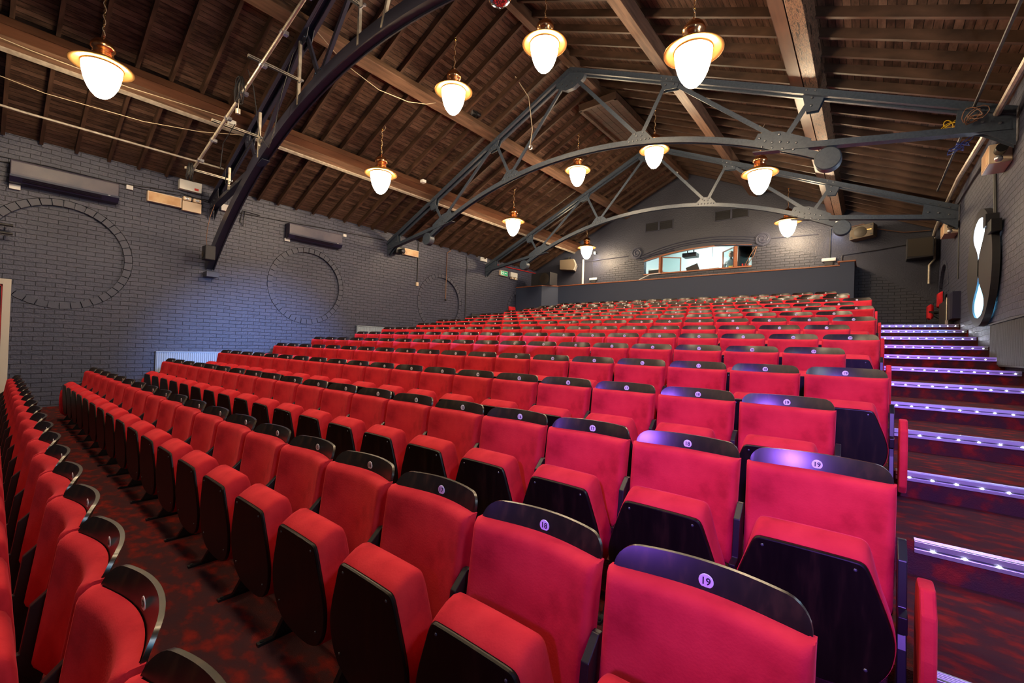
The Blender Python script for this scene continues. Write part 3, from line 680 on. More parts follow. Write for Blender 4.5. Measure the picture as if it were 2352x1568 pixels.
b=MB(); b.box(-4.62,17.0,4.50,-4.28,17.2,4.70); tag(b.build('paper_box',M['white'],bevel=0.01),'white box on the booth desk below the glowing lamp','box')
t=thing('tape_dispenser','grey box with a yellow top at the right end of the booth desk','box',(-3.82,16.92,4.50))
b=MB(); b.box(-0.12,-0.08,0,0.12,0.08,0.14); b.build('body',M['boothwall'],t,bevel=0.01); b=MB(); b.box(-0.10,-0.06,0.14,0.13,0.06,0.19); b.build('lid',M['yellow'],t)
for k in range(2):
    o_=MB(); o_.cyl((-3.45+0.10*k,16.74,4.585),0.028,0.12,'Z',12); tag(o_.build('red_cup',M['red']),'small red cup at the right end of the booth desk, %s of the pair'%('left','right')[k],'cup','red cups in the booth')
# operator
def person():
    t=thing('person','person in a grey top standing behind the open right booth window, facing the hall','person',(-4.08,17.9,3.6))
    me=bpy.data.meshes.new('body'); V=[(0,0,.92),(0,0,1.12),(0,0,1.32),(0,0,1.45),(0,-0.01,1.53),(0,-0.02,1.60),(0.19,0,1.41),(0.26,-.02,1.15),(0.20,-.20,0.98),(-0.19,0,1.41),(-0.26,-.02,1.15),(-0.20,-.20,0.98),(0.10,0,.86),(0.11,0,.46),(0.11,0,.08),(-0.10,0,.86),(-0.11,0,.46),(-0.11,0,.08),(0.11,-.12,.03),(-0.11,-.12,.03)]
    E=[(0,1),(1,2),(2,3),(3,4),(4,5),(3,6),(6,7),(7,8),(3,9),(9,10),(10,11),(0,12),(12,13),(13,14),(0,15),(15,16),(16,17),(14,18),(17,19)]
    Rr=[.14,.13,.15,.10,.055,.05,.065,.048,.034,.065,.048,.034,.09,.062,.045,.09,.062,.045,.035,.035]
    me.from_pydata(V,E,[]); o=bpy.data.objects.new('body',me); COL.objects.link(o); o.parent=t; me.materials.append(M['shirt'])
    sk=o.modifiers.new('skin','SKIN')
    for i,sv in enumerate(me.skin_vertices[0].data): sv.radius=(Rr[i]*1.15 if i<3 else Rr[i],Rr[i]*0.8 if i<3 else Rr[i]); sv.use_root=(i==0)
    su=o.modifiers.new('sub','SUBSURF'); su.levels=1; su.render_levels=2
    b=MB(); b.use(M['skin']); b.ball((0,-0.03,1.70),0.105,20,(0.78,0.92,1.15)); b.ball((0,-0.128,1.69),0.016,8,(0.8,1.2,1.4)); b.ball((-0.082,-0.03,1.70),0.022,8,(0.5,1,1.4)); b.ball((0.082,-0.03,1.70),0.022,8,(0.5,1,1.4))
    b.use(M['ink']); b.ball((-0.033,-0.121,1.715),0.009,6); b.ball((0.033,-0.121,1.715),0.009,6); b.use(M['red']); b.box(-0.025,-0.128,1.645,0.025,-0.118,1.651)
    b.build('head',None,o)
    b=MB(); b.ball((0,-0.005,1.745),0.108,16,(0.84,0.92,0.92)); b.build('hair',M['hair'],o)
    for s in (-1,1):
        b=MB(); b.use(M['skin']); cx=s*0.20
        b.ball((cx,-0.235,0.97),0.035,10,(1.1,1.2,0.5))
        for k in range(4): b.tube([(cx-0.028+k*0.019,-0.265,0.972),(cx-0.03+k*0.02,-0.30,0.968),(cx-0.03+k*0.02,-0.325-0.006*(k in(1,2)),0.955)],0.0085,6)
        b.tube([(cx-s*0.035,-0.235,0.97),(cx-s*0.062,-0.262,0.966)],0.010,6); b.build('hand',None,o)
    return t
person()
# plaster scrolls and mouldings over the window
def spiral(cx,cz,s,label):
    b=MB(); b.cyl((cx,YB-0.038,cz),0.235,0.035,'Y',32); pts=[]
    for k in range(60):
        a=k/59*PI*4.2; rr=0.22*(1-k/59*0.86); pts.append((cx+s*rr*math.cos(a-PI/2),YB-0.045,cz+rr*math.sin(a-PI/2)))
    b.tube(pts,0.022,8); pts=[(cx,YB-0.03,cz-0.22)]
    for k in range(1,16):
        u=k/15; pts.append((cx+s*u*1.5,YB-0.03,cz-0.22+0.05*math.sin(u*3)+0.18*u*u))
    b.tube(pts,0.022,6); return tag(b.build('plaster_scroll',M['paint']),label,'moulding')
spiral(-7.22,5.43,1,'dark painted plaster scroll left of the booth window'); spiral(-2.80,5.43,-1,'dark painted plaster scroll right of the booth window')
b=MB()
for off in (0.10,0.17,0.26):
    b.tube([(x,YB-0.02,arch_z(x)+off+0.06*math.cos((x+5)*0.9)) for x in [-7.05+4.1*k/24 for k in range(25)]],0.016,6)
b.tube([(-10.9+k*0.37,YB-0.02,5.30+0.05*math.sin(k)*0+0.02*k*0.3) for k in range(10)],0.016,6)
b.tube([(-2.6+k*0.33,YB-0.02,5.42-0.012*k) for k in range(5)],0.016,6)
tag(b.build('moulding_lines',M['paint']),'thin dark mouldings flowing over the booth window','moulding')
def vent(x0,z0,x1,z1,label):
    t=thing('wall_vent',label,'vent',(x0,YB,z0)); w_=x1-x0; h_=z1-z0
    b=MB(); b.box(0,-0.03,0,w_,0,0.02); b.box(0,-0.03,h_-0.02,w_,0,h_); b.box(0,-0.03,0,0.02,0,h_); b.box(w_-0.02,-0.03,0,w_,0,h_); b.box(w_/2-0.03,-0.03,0,w_/2+0.03,0,h_); b.build('frame',M['paint'],t)
    b=MB(); n=9
    for k in range(n): z=0.03+(h_-0.06)*k/n; b.obox((w_/2,-0.012,z+0.012),(1,0,0),(0,1,-0.8),(0,0.8,1),w_/2-0.02,0.012,0.002)
    b.box(0.02,-0.004,0.02,w_-0.02,-0.001,h_-0.02); b.build('slats',M['box'],t)
vent(-6.88,6.22,-5.80,6.58,'dark double louvred vent high on the rear wall, left one'); vent(-4.33,6.25,-3.25,6.61,'dark double louvred vent high on the rear wall, right one')
# ---------------------------------------------------------------- hourglass roundel windows on the right wall
def drop(cy,z_top,z_neck,hw):
    p=[]; n=22; up=1 if z_top>z_neck else -1; Ln=abs(z_top-z_neck)
    for k in range(n+1):
        u=k/n; wv=hw*math.sin(PI*min(1,u*1.0))**0.5 if u<0.001 else hw*(math.sqrt(max(0,1-((u-0.33)/0.33)**2)) if u<0.33 else (0.5+0.5*math.cos(PI*(u-0.33)/0.67))*0.92+0.08)
        p.append((wv,z_top-up*Ln*u))
    return [(cy+a,c_) for a,c_ in p]+[(cy-a,c_) for a,c_ in p[::-1]]
def clean(p):
    q=[]
    for v in p:
        if not q or (abs(v[0]-q[-1][0])+abs(v[1]-q[-1][1]))>1e-4: q.append(v)
    if abs(q[0][0]-q[-1][0])+abs(q[0][1]-q[-1][1])<1e-4: q.pop()
    return q
for i,cy in enumerate((10.15,5.4,0.9)):
    t=bpy.data.objects.new('window_%d'%(i+2),None); COL.objects.link(t); t.location=(XR,cy,3.07); t['kind']='structure'
    b=MB(); h1=clean(drop(0.0,0.80,0.15,0.46)); h2=clean(drop(0.0,-0.80,-0.15,0.46))
    b.prism([(1.02*a,0.93*c_) for a,c_ in circ(0,0,1.0,64)],(-0.02,0,0),(0,1,0),(0,0,1),(-1,0,0),0.08,[h1,h2]); b.build('disc_panel',M['box'],t)
    b=MB(); b.box(-0.075,-0.465,-0.81,-0.070,0.465,0.81); b.build('lit_pane',M['pane'],t)
    b=MB(); b.box(-0.115,-0.02,-0.13,-0.10,0.02,0.13); b.cyl((-0.10,0,0.14),0.016,0.04,'X',10) if False else None; b.box(-0.10,-0.03,0.12,-0.08,0.03,0.15); b.box(-0.10,-0.03,-0.15,-0.08,0.03,-0.12); b.build('pull_handle',M['blackmetal'],t,bevel=0.004)
    b=MB(); b.box(-0.13,-1.10,0.36,-0.02,-0.86,0.54); b.build('latch_box',M['blackmetal'],t,bevel=0.006)
# ---------------------------------------------------------------- fittings on the left wall (X = XL)
def box_on_left(name,y0,z0,y1,z1,d,m,label,cat,bev=0.006,group=None):
    b=MB(); b.box(XL,y0,z0,XL+d,y1,z1); return tag(b.build(name,m,bevel=bev),label,cat,group)
def ac(yc,zc,wd,label):
    t=thing('air_conditioner',label,'air conditioner',(XL+0.004,yc,zc))
    b=MB(); p=[(0,0.0),(0.17,0.02),(0.235,0.10),(0.24,0.17),(0.235,0.38),(0.20,0.41),(0,0.41)]
    b.prism(p,(0,-wd/2,0),(1,0,0),(0,0,1),(0,1,0),wd); b.build('casing',M['ac'],t,bevel=0.012)
    b=MB(); b.prism([(0.10,0.008),(0.175,0.012),(0.243,0.10),(0.247,0.135),(0.10,0.135)],(0,-wd/2-0.004,0),(1,0,0),(0,0,1),(0,1,0),wd+0.008); b.build('air_flap',M['acdark'],t)
    b=MB()
    for k in range(3): b.obox((0.212+0.012*k,-0.05,0.045+0.022*k),(0,1,0),(0.6,0,1),(1,0,-0.6),wd*0.36,0.004,0.004)
    b.build('louvre',M['blackmetal'],t); b=MB(); b.box(0.246,wd/2-0.16,0.115,0.252,wd/2-0.13,0.125); b.build('badge',M['white'],t)
ac(1.03,4.24,1.46,'large dark wall air conditioner above the left roundel, nearest the camera'); ac(5.90,4.26,1.50,'dark wall air conditioner above the second blind roundel')
box_on_left('junction_box',0.30,4.15,0.44,4.24,0.05,M['white'],'small white box at the left end of the nearest air conditioner','junction box',0.006,'small white wall boxes')
box_on_left('junction_box',1.90,4.62,2.01,4.71,0.05,M['white'],'small white box just right of the nearest air conditioner','junction box',0.006,'small white wall boxes')
box_on_left('junction_box',5.12,4.20,5.26,4.28,0.05,M['white'],'small white box under the left end of the second air conditioner','junction box',0.006,'small white wall boxes')
box_on_left('junction_box',6.78,4.67,6.88,4.75,0.05,M['white'],'small white box right of the second air conditioner','junction box',0.006,'small white wall boxes')
box_on_left('junction_box',12.68,4.97,13.05,5.12,0.06,M['white'],'white box under the eaves before the far truss','junction box',0.006,'small white wall boxes')
def sign(y0,z0,y1,z1,label,face,d=0.10):
    t=thing('exit_sign',label,'sign',(XL,y0,z0)); w_=y1-y0; h_=z1-z0
    b=MB(); b.box(0,0,0,d,w_,h_); b.build('housing',M['cream'],t,bevel=0.006)
    b=MB(); b.box(d,0.02,0.02,d+0.004,w_-0.02,h_-0.02); b.build('face',face,t); return t
sign(2.24,4.46,2.84,4.68,'blank cream box sign seen from its back, left of the twin emergency spotlights',M['signface'])
sign(8.95,4.53,9.53,4.75,'blank cream box sign beside the wall camera under the middle truss',M['signface'])
t=sign(13.85,4.56,14.33,4.78,'green and white exit sign with running figure and arrow on the left wall',M['green'])
b=MB(); X=0.1052
def q(poly): b.prism([(a,c_) for a,c_ in poly],(X,0,0),(0,1,0),(0,0,1),(1,0,0),0.001)
q(circ(0.155,0.168,0.014,12)); q([(0.115,0.15),(0.165,0.155),(0.175,0.10),(0.15,0.095)]); q([(0.15,0.10),(0.175,0.10),(0.195,0.07),(0.225,0.068),(0.222,0.055),(0.185,0.055)]); q([(0.15,0.10),(0.165,0.095),(0.145,0.05),(0.105,0.04),(0.10,0.052),(0.132,0.065)]); q([(0.165,0.15),(0.195,0.125),(0.215,0.13),(0.213,0.118),(0.19,0.112),(0.16,0.135)]); q([(0.115,0.15),(0.09,0.12),(0.10,0.115),(0.13,0.14)])
q([(0.04,0.04),(0.085,0.04),(0.085,0.175),(0.04,0.175)]); q([(0.27,0.10),(0.35,0.10),(0.35,0.075),(0.39,0.11),(0.35,0.145),(0.35,0.12),(0.27,0.12)])
b.build('pictogram',M['signwhite'],t)
b=MB()
for z_ in (0.02,): b.box(0.1042,0.255,0.03,0.1048,0.262,0.19)
b.build('divider',M['signwhite'],t)
def twin(y0,z0,y1,z1,above,label):
    t=thing('emergency_light',label,'emergency light',(XL,y0,z0)); w_=y1-y0;h_=z1-z0
    b=MB(); b.box(0,0,0,0.10,w_,h_); b.build('battery_box',M['cream'] if above else M['white'],t,bevel=0.008)
    for k in (0.22,0.75):
        zz=h_+0.05 if above else -0.06
        b=MB(); b.box(0.03,w_*k-0.075,zz-0.04,0.13,w_*k+0.075,zz+0.04); f=b.build('spot_head',M['cream'],t,bevel=0.01); b=MB(); b.ball((0.13,w_*k,zz),0.034,10,(0.4,1.3,1)); b.build('lens',M['alu'],f)
twin(2.86,4.42,3.22,4.64,True,'cream emergency light with two spot heads on top, near the first truss'); twin(14.55,4.60,15.0,4.80,False,'white emergency light with two spots below, right of the green exit sign')
t=thing('control_box','white electrical box with cable bundle under the lighting bar end','electrical box',(XL,2.78,4.88))
b=MB(); b.box(0,0,0,0.14,0.42,0.22); b.build('case',M['white'],t,bevel=0.01); b=MB(); b.box(0.14,0.28,0.03,0.145,0.36,0.08); b.build('switch',M['red'],t)
t=thing('junction_box','white box tucked behind the nearest truss end','junction box',(XL,3.62,4.62)); b=MB(); b.box(0,0,0,0.08,0.34,0.16); b.build('case',M['white'],t,bevel=0.01)
t=thing('wall_camera','black stage light on a white box beside the middle truss bracket','stage light',(XL,8.62,4.52))
b=MB(); b.box(0,-0.12,0.0,0.10,0.26,0.22); b.build('backplate',M['white'],t,bevel=0.01)
b=MB(); b.box(0.10,-0.16,-0.06,0.32,0.10,0.18); b.cyl((0.30,0.02,0.03),0.085,0.16,'X',20); b.build('body',M['blackmetal'],t,bevel=0.03); b=MB(); b.lathe([(0.0001,0.03),(0.05,0.012),(0.065,0)],(0.45,0.02,0.03),16,'X'); b.build('lens',M['bolt'],t)
t=thing('small_speaker','small black speaker clamped on the arch foot of the nearest truss','speaker',(XL+0.58,3.30,3.30))
b=MB(); b.box(-0.12,-0.14,0,0.13,0.06,0.32); b.build('cabinet',M['ink'],t,bevel=0.02); b=MB(); b.lathe([(0.0001,0.012),(0.04,0.004),(0.07,0)],(0.0,-0.155,0.12),16,'Y'); b.build('cone',M['grille'],t)
b=MB(); b.tube([(XL+0.50,3.25,3.6),(XL+0.45,3.24,3.8),(XL+0.52,3.24,4.05),(XL+0.42,3.3,4.3),(XL+0.5,3.36,4.6)],0.006,6); tag(b.build('speaker_cable',M['tancable']),'thin copper coloured cable rising from the small black speaker','cable')
t=thing('wall_bars','pair of short dark pipes sticking out at the left edge of the near roundel','pipes',(XL,0.1,3.40))
for k in (0,1):
    b=MB(); b.tube([(0.12,-1.6,0.07-0.15*k),(0.12,0.27,0.07-0.15*k)],0.025,12); b.box(0,0.18,0.06-0.15*k,0.12,0.21,0.08-0.15*k); b.build('pipe',M['cable'],t)
# door at the left edge
d=bpy.data.objects.new('door_1',None); COL.objects.link(d); d.location=(XL,0.38,floorz[0]); d['kind']='structure'
b=MB(); b.box(0,-0.10,0,0.10,0,2.47); b.box(0,-1.15,0,0.10,-1.05,2.47); b.box(0,-1.05,2.37,0.10,-0.10,2.47); b.build('door_frame',M['speakerw'],d,bevel=0.004)
b=MB(); b.box(0,-1.05,0.01,0.03,-0.10,2.37); b.build('door_leaf',M['box'],d)
b=MB(); b.box(0.03,-0.115,0.01,0.07,-0.10,2.37); b.box(0.03,-1.05,2.34,0.07,-0.10,2.37); b.build('red_rebate',M['red'],d)
# radiators
def radiator(y0,z0,ln,ht,m,label,X=XL,s=1):
    t=thing('radiator',label,'radiator',(X+s*0.006,y0,z0))
    b=MB(); n=int(ln/0.04)
    b.box(min(s*.03,s*.06),0,0,max(s*.03,s*.06),ln,ht)
    for k in range(n):
        y=0.01+k*ln/n; b.prism([(y,0.06),(y+0.008,0.075),(y+0.022,0.075),(y+0.030,0.06)],(0,0,0.02),(0,1,0),(s,0,0),(0,0,1),ht-0.04)
    b.build('panel',m,t); b=MB(); b.box(min(0,s*.085),-0.005,ht-0.01,max(0,s*.085),ln+0.005,ht+0.008); b.build('top_grille',m,t)
    b=MB(); b.tube([(s*.05,-0.08,-0.12),(s*.05,-0.08,0.05),(s*.05,0,0.05)],0.012,8); b.ball((s*.05,-0.08,0.06),0.022,8); b.build('valve',M['alu'],t)
radiator(2.50,0.62,1.95,0.60,M['rad'],'pale ribbed radiator on the left wall near the front rows'); radiator(7.32,1.46,1.9,0.60,M['rad'],'pale ribbed radiator on the left wall beside the middle rows'); radiator(12.25,2.22,1.9,0.60,M['raddark'],'dark radiator low on the left wall near the back')
radiator(7.2,1.52,2.12,0.60,M['raddark'],'dark ribbed radiator at the right edge beside the stairs',XR,-1)
# wall conduits
def pipe(name,pts,r,m,label,cat='conduit'):
    b=MB(); b.tube(pts,r,8); return tag(b.build(name,m),label,cat)
t=thing('conduit','black conduit dropping to a small socket left of the third roundel','conduit',(XL,9.57,3.62)); b=MB(); b.tube([(0.02,0,0.04),(0.02,0,1.45)],0.014,6); b.build('pipe',M['cable'],t); b=MB(); b.box(0,-0.05,-0.06,0.05,0.05,0.07); b.build('socket',M['cream'],t,bevel=0.006)
t=thing('conduit','brown conduit dropping across the third roundel to a round box','conduit',(XL,10.90,3.20)); b=MB(); b.tube([(0.02,0,0.04),(0.02,0,1.75),(0.05,0.15,1.86)],0.015,6); b.build('pipe',M['tancable'],t); b=MB(); b.ball((0.03,0,0.02),0.04,10); b.build('end_box',M['cable'],t)
pipe('conduit',[(XL+0.02,11.93,1.9),(XL+0.02,11.93,4.3),(XL+0.02,11.96,4.6),(XL+0.02,11.90,5.0)],0.013,M['cable'],'thin dark conduit running down right of the third roundel')
pipe('fire_alarm_pipe',[(XL+0.03,13.4,4.93),(XL+0.03,13.5,4.97),(XL+0.03,16.45,5.02)],0.016,M['red'],'thin red pipe along the top of the left wall at the back','pipe')
pipe('wall_cable',[(XL+0.015,-0.5,4.55),(XL+0.015,0.4,4.62),(XL+0.015,1.2,4.66),(XL+0.015,1.9,4.72),(XL+0.015,2.8,4.82),(XL+0.015,4.0,4.66),(XL+0.015,5.5,4.74),(XL+0.015,6.5,4.80),(XL+0.015,8.2,4.86)],0.010,M['cable'],'black cable run along the left wall above the air conditioners','cable')
pipe('wall_cable',[(XL+0.015,-0.5,4.66),(XL+0.015,0.8,4.72),(XL+0.015,2.2,4.70),(XL+0.015,3.4,4.80)],0.008,M['cable'],'second black cable above the nearest air conditioner','cable')
pipe('hanging_loop',[(XL+0.02,4.5,4.72),(XL+0.02,4.10,4.74),(XL+0.03,4.05,4.45),(XL+0.03,4.12,4.36),(XL+0.03,4.15,4.74)],0.010,M['cable'],'loop of black cable hanging beside the first truss foot','cable')
pipe('pipe',[(-11.1,-0.8,5.29),(-11.1,0.4,5.26),(-11.1,3.35,5.29)],0.020,M['galv'],'tape wrapped silver pipe slung under the left eaves','pipe')
pipe('loose_wire',[(-10.6,-0.6,5.62),(-10.45,0.6,5.45),(-10.2,1.8,5.42),(-10.0,2.6,5.5),(-9.95,3.3,5.7)],0.006,M['cord'],'thin sagging wire low across the left of the roof','wire')
pipe('loose_wire',[(-10.0,-0.8,5.95),(-9.85,0.4,5.80),(-9.75,1.5,5.74),(-9.80,2.6,5.84),(-9.9,3.2,5.92)],0.007,M['cord'],'pale sagging wire passing behind the nearest left lamp','wire')
pipe('loose_wire',[(-7.52,3.6,6.93),(-7.48,4.1,6.62),(-7.45,4.8,6.47),(-7.46,5.5,6.56),(-7.50,6.0,6.75),(-7.54,6.3,6.93)],0.007,M['cord'],'pale wire slung along the upper left roof beam','wire')
pipe('eaves_wire',[(XL+0.25,3.5,4.98),(XL+0.25,8.3,5.03),(XL+0.25,13.0,5.02)],0.005,M['cable'],'thin wire stretched along the left eaves between trusses','wire')
# lighting bar and its strut brackets
t=thing('lighting_bar','long silver scaffold tube running parallel to the nearest truss','lighting bar',(0,2.68,0))
pa,pb_=Vector((-5.4,0,6.36)),Vector((-10.75,0,4.93))
b=MB(); b.tube([pa,pb_],0.026,16); b.build('tube',M['galv'],t)
for k in range(7):
    p=pa.lerp(pb_,0.10+0.135*k); b=MB(); b.tube([p+Vector((0.03,0,0.008)),p-Vector((0.03,0,0.008))],0.036,12); b.box(p.x-0.0,-0.0,p.z-0.05,p.x+0.07,0.06,p.z-0.0); b.build('clamp',M['alu'],t)
for i,(xv,zt_,zb,za) in enumerate(((-9.28,5.98,5.10,5.50),(-7.66,6.70,5.60,6.03),(-10.83,5.26,4.78,5.0),(-5.80,6.85,5.86,6.45))):
    t=thing('strut_bracket','pale steel strut bracket holding the lighting bar, the %s of four'%['second from bottom','third from bottom','lowest','topmost'][i],'bracket',(xv,3.38,0),0,'steel strut brackets on the nearest truss')
    b=MB(); b.box(-0.022,-0.022,zb,0.022,0.022,zt_); b.box(-0.008,-0.026,zb,0.008,-0.020,zt_); b.build('upright',M['galv'],t)
    b=MB(); b.box(-0.022,-0.80,za-0.022,0.022,-0.02,za+0.022); b.build('arm',M['galv'],t); b=MB(); b.box(-0.022,-0.80,za-0.024,0.022,-0.02,za-0.020); b.box(0.022,-0.78,za-0.006,0.024,-0.05,za+0.006); b.build('slot',M['box'],t)
    b=MB(); b.cyl((0.02,0.0,za-0.05),0.012,0.09,'X',8); b.box(0.10,-0.02,za-0.06,0.13,0.02,za-0.03); b.build('wing_bolt',M['alu'],t)
b=MB(); b.bar((-5.03,3.38,6.4),(-5.22,3.38,5.86),0.044,0.044); tag(b.build('steel_strut',M['galv']),'short pale steel strut leaning out of the arch at the top','bracket')
def coil(name,c,R1,R2,n,m,label,seed,r=0.007,loose=0):
    rnd=random.Random(seed); b=MB(); pts=[]
    for k in range(n*14):
        a=2*PI*k/14; rr=1+0.12*math.sin(k*0.37)+rnd.uniform(-.05,.05)
        if loose:
            rr*=0.75+0.4*math.sin(k*0.173+seed)
            pts.append((c[0]+R1*rr*math.cos(a+0.3*math.sin(k*0.11)),c[1]+0.12*math.sin(k*0.23+seed),c[2]+R2*rr*math.sin(a*1.37)+0.02*math.cos(k*0.3)))
        else: pts.append((c[0]+R1*rr*math.cos(a),c[1]+0.04*math.sin(k*0.21)+rnd.uniform(-.01,.01),c[2]+R2*rr*math.sin(a)))
    b.tube(pts,r,5); return tag(b.build(name,m),label,'cable')
coil('cable_coil',(-8.02,2.60,5.62),0.10,0.20,8,M['cable'],'coil of black cable tied to the middle of the lighting bar',1)
coil('cable_coil',(-10.62,2.62,4.88),0.09,0.16,7,M['cable'],'coil of black cable at the low end of the lighting bar',2)
for i,(pts,lb) in enumerate((([(-7.75,3.3,6.5),(-7.9,3.2,5.8),(-8.15,3.2,5.2),(-8.35,3.2,4.98),(-8.5,3.1,5.2),(-8.3,2.9,5.9),(-8.0,2.7,6.0)],'black cable loop drooping between bar and truss near the middle'),([(-9.30,3.355,5.6),(-9.9,3.2,5.0),(-10.2,3.2,4.7),(-10.45,3.2,4.78),(-10.5,3.2,5.1)],'black cable loop drooping beside the lowest strut bracket'),([(-9.1,2.9,5.5),(-9.7,2.9,5.3),(-9.8,2.9,4.85)],'short black cable hanging from the low part of the bar'))):
    pipe('hanging_cable',pts,0.008,M['cable'],lb,'cable')
t=thing('cable_plug','grey plug dangling on its lead below the cable coil','plug',(-8.05,2.6,5.28)); b=MB(); b.cyl((0,0,-0.05),0.035,0.08,'Z',10); b.build('plug_body',M['galv'],t); b=MB(); b.tube([(0,0,0.03),(0.02,0,0.15),(0.01,0,0.3)],0.007,6); b.build('lead',M['galv'],t)
# fittings in the roof
t=thing('mirror_ball','mirror ball hanging at the top edge of the view','mirror ball',(-4.12,4.52,6.56))
b=MB(); n=36
for i in range(18):
    t0,t1=PI*i/18,PI*(i+1)/18
    for k in range(n):
        a0,a1=2*PI*(k+.04)/n,2*PI*(k+.96)/n; rr=0.19
        e0,e1=t0+0.01,t1-0.01
        vs=[(rr*math.sin(u)*math.cos(a),rr*math.sin(u)*math.sin(a),rr*math.cos(u)) for u,a in ((e0,a0),(e1,a0),(e1,a1),(e0,a1))]
        jt=random.uniform(-.0025,.0025); vs[0]=tuple(v*(1+jt) for v in vs[0]); vs[2]=tuple(v*(1-jt) for v in vs[2])
        b.add(vs,[(0,1,2,3)],False)
b.build('mirror_tiles',M['mirror'],t,recalc=False); b=MB(); b.ball((0,0,0),0.187,24); b.build('core',M['box'],t); b=MB(); b.tube([(0,0,0.18),(0,0,1.05)],0.006,6); b.build('hanging_rod',M['blackmetal'],t)
def fixture(loc,label,ang):
    t=thing('spotlight',label,'spotlight',loc,ang); b=MB(); b.lathe([(0.0001,-0.14),(0.05,-0.13),(0.06,0.0),(0.075,0.08),(0.08,0.10)],(0,0,0.10),20,'X'); b.build('body',M['blackmetal'],t); b=MB(); b.lathe([(0.0001,0.03),(0.05,0.02),(0.072,0.0)],(0.085,0,0.10),16,'X'); b.build('lens',M['alu'],t); b=MB(); b.box(-0.02,-0.09,0,0.02,0.09,0.015); b.box(-0.015,-0.09,0,0.015,-0.08,0.12); b.box(-0.015,0.08,0,0.015,0.09,0.12); b.build('yoke',M['blackmetal'],t)
fixture((-7.55,4.35,7.13),'small black spotlight on the upper left beam behind the nearest truss',0.4)
fixture((-7.55,7.55,7.13),'small black spotlight with bright lens on the upper left beam by the middle truss',-1.9)
t=thing('hanging_rope','pale rope hanging down to a steel hook on the middle truss','rope',(-6.35,8.25,6.35)); b=MB(); b.tube([(-0.02,0,0.05),(0.06,-0.03,0.4),(0.05,-0.2,1.1),(-0.1,-0.7,1.55)],0.010,6); b.build('rope',M['cord'],t); b=MB(); b.tube([(0.045*math.cos(a),0,0.0+0.05*math.sin(a)) for a in [2*PI*k/14 for k in range(15)]],0.013,8); b.build('shackle',M['alu'],t)
t=thing('roof_hatch','brown planked roof hatch hanging below the ridge behind the middle truss','hatch',(-5.38,10.85,7.72))
b=MB(); b.box(-0.52,-1.2,-0.04,0.52,-1.12,0.14); b.box(-0.52,1.12,-0.04,0.52,1.2,0.14); b.box(-0.52,-1.2,-0.04,-0.44,1.2,0.14); b.box(0.44,-1.2,-0.04,0.52,1.2,0.14); b.build('frame',M['joist'],t,bevel=0.01)
for k in range(5): 
    b=MB(); b.box(-0.43+k*0.174,-1.11,0.02,-0.265+k*0.174,1.11,0.045); b.build('plank',M['joist'],t)
def detector(loc,label):
    t=thing('smoke_detector',label,'smoke detector',loc,0,'white smoke detectors in the roof'); b=MB(); b.lathe([(0.0001,-0.05),(0.03,-0.048),(0.05,-0.03),(0.055,0.0),(0.0001,0.0)],(0,0,0),20); b.build('body',M['white'],t); b=MB(); b.tube([(0,0,0),(0,0,0.22)],0.007,6); b.build('stem',M['white'],t)
detector((-5.5,9.72,7.80),'white round smoke detector near the ridge left of the hatch'); detector((-5.38,15.5,7.92),'white round smoke detector near the ridge at the far end')
for x,y,z,lb in ((-9.45,7.55,5.98,'white conduit box under the left roof beam before the middle truss'),(-9.75,3.05,5.78,'small white box on the roof beam beside the nearest truss')):
    b=MB(); b.box(x-.06,y-.06,z-.04,x+.06,y+.06,z+.04); tag(b.build('junction_box',M['white'],bevel=0.01),lb,'junction box')
# ---------------------------------------------------------------- right wall fittings
def snake(name,pts,r,m,label):
    return pipe(name,pts,r,m,label,'pipe')
snake('pipe',[(XR-0.20,6.0,4.75),(XR-0.20,9.2,4.84),(XR-0.21,11.4,4.95),(XR-0.18,13.9,4.99),(XR-0.15,15.6,4.98),(XR-0.13,16.30,4.94)],0.038,M['galv'],'thick lagged pipe along the top of the right wall')
snake('pipe',[(XR-0.42,5.5,4.88),(XR-0.42,8.8,4.95),(XR-0.42,12.2,5.0)],0.018,M['cable'],'thin dark pipe along the roof above the right wall')
snake('pipe',[(XR-0.10,16.40,4.9),(XR-0.10,16.42,4.32),(XR-0.20,16.42,4.17),(XR-0.20,16.42,3.66)],0.028,M['galv'],'vertical pale pipe in the far right corner')
b=MB(); b.tube([(-0.75,16.4,5.42),(-0.2,16.35,5.5),(0.1,16.35,5.32),(0.7,16.4,5.14),(1.25,16.4,5.12)],0.012,6); tag(b.build('wall_cable',M['tancable']),'copper cable strung above the tan speaker at the back','cable')
b=MB(); b.tube([(-0.68,YB-.02,4.3),(-0.68,YB-.02,4.62),(-0.66,YB-.02,4.66),(0.15,YB-.02,4.72),(0.8,YB-.02,4.80)],0.011,6); tag(b.build('wall_conduit',M['cable']),'thin black conduit on the rear wall leading to the dark box','conduit')
b=MB(); b.tube([(-0.97,YB-.015,4.55),(-0.97,YB-.015,5.5)],0.012,6); tag(b.build('wall_conduit',M['cable']),'vertical dark conduit above the strip light right of the booth window','conduit')
b=MB(); b.tube([(-9.18,YB-.015,4.55),(-9.18,YB-.015,5.5)],0.010,6); tag(b.build('wall_conduit',M['cable']),'vertical dark conduit above the strip light left of the booth window','conduit')
b=MB(); b.tube([(-9.60,YB-.05,4.2),(-9.60,YB-.05,5.42)],0.045,12); tag(b.build('white_pipe',M['white']),'white vertical pipe at the left of the rear wall','pipe')
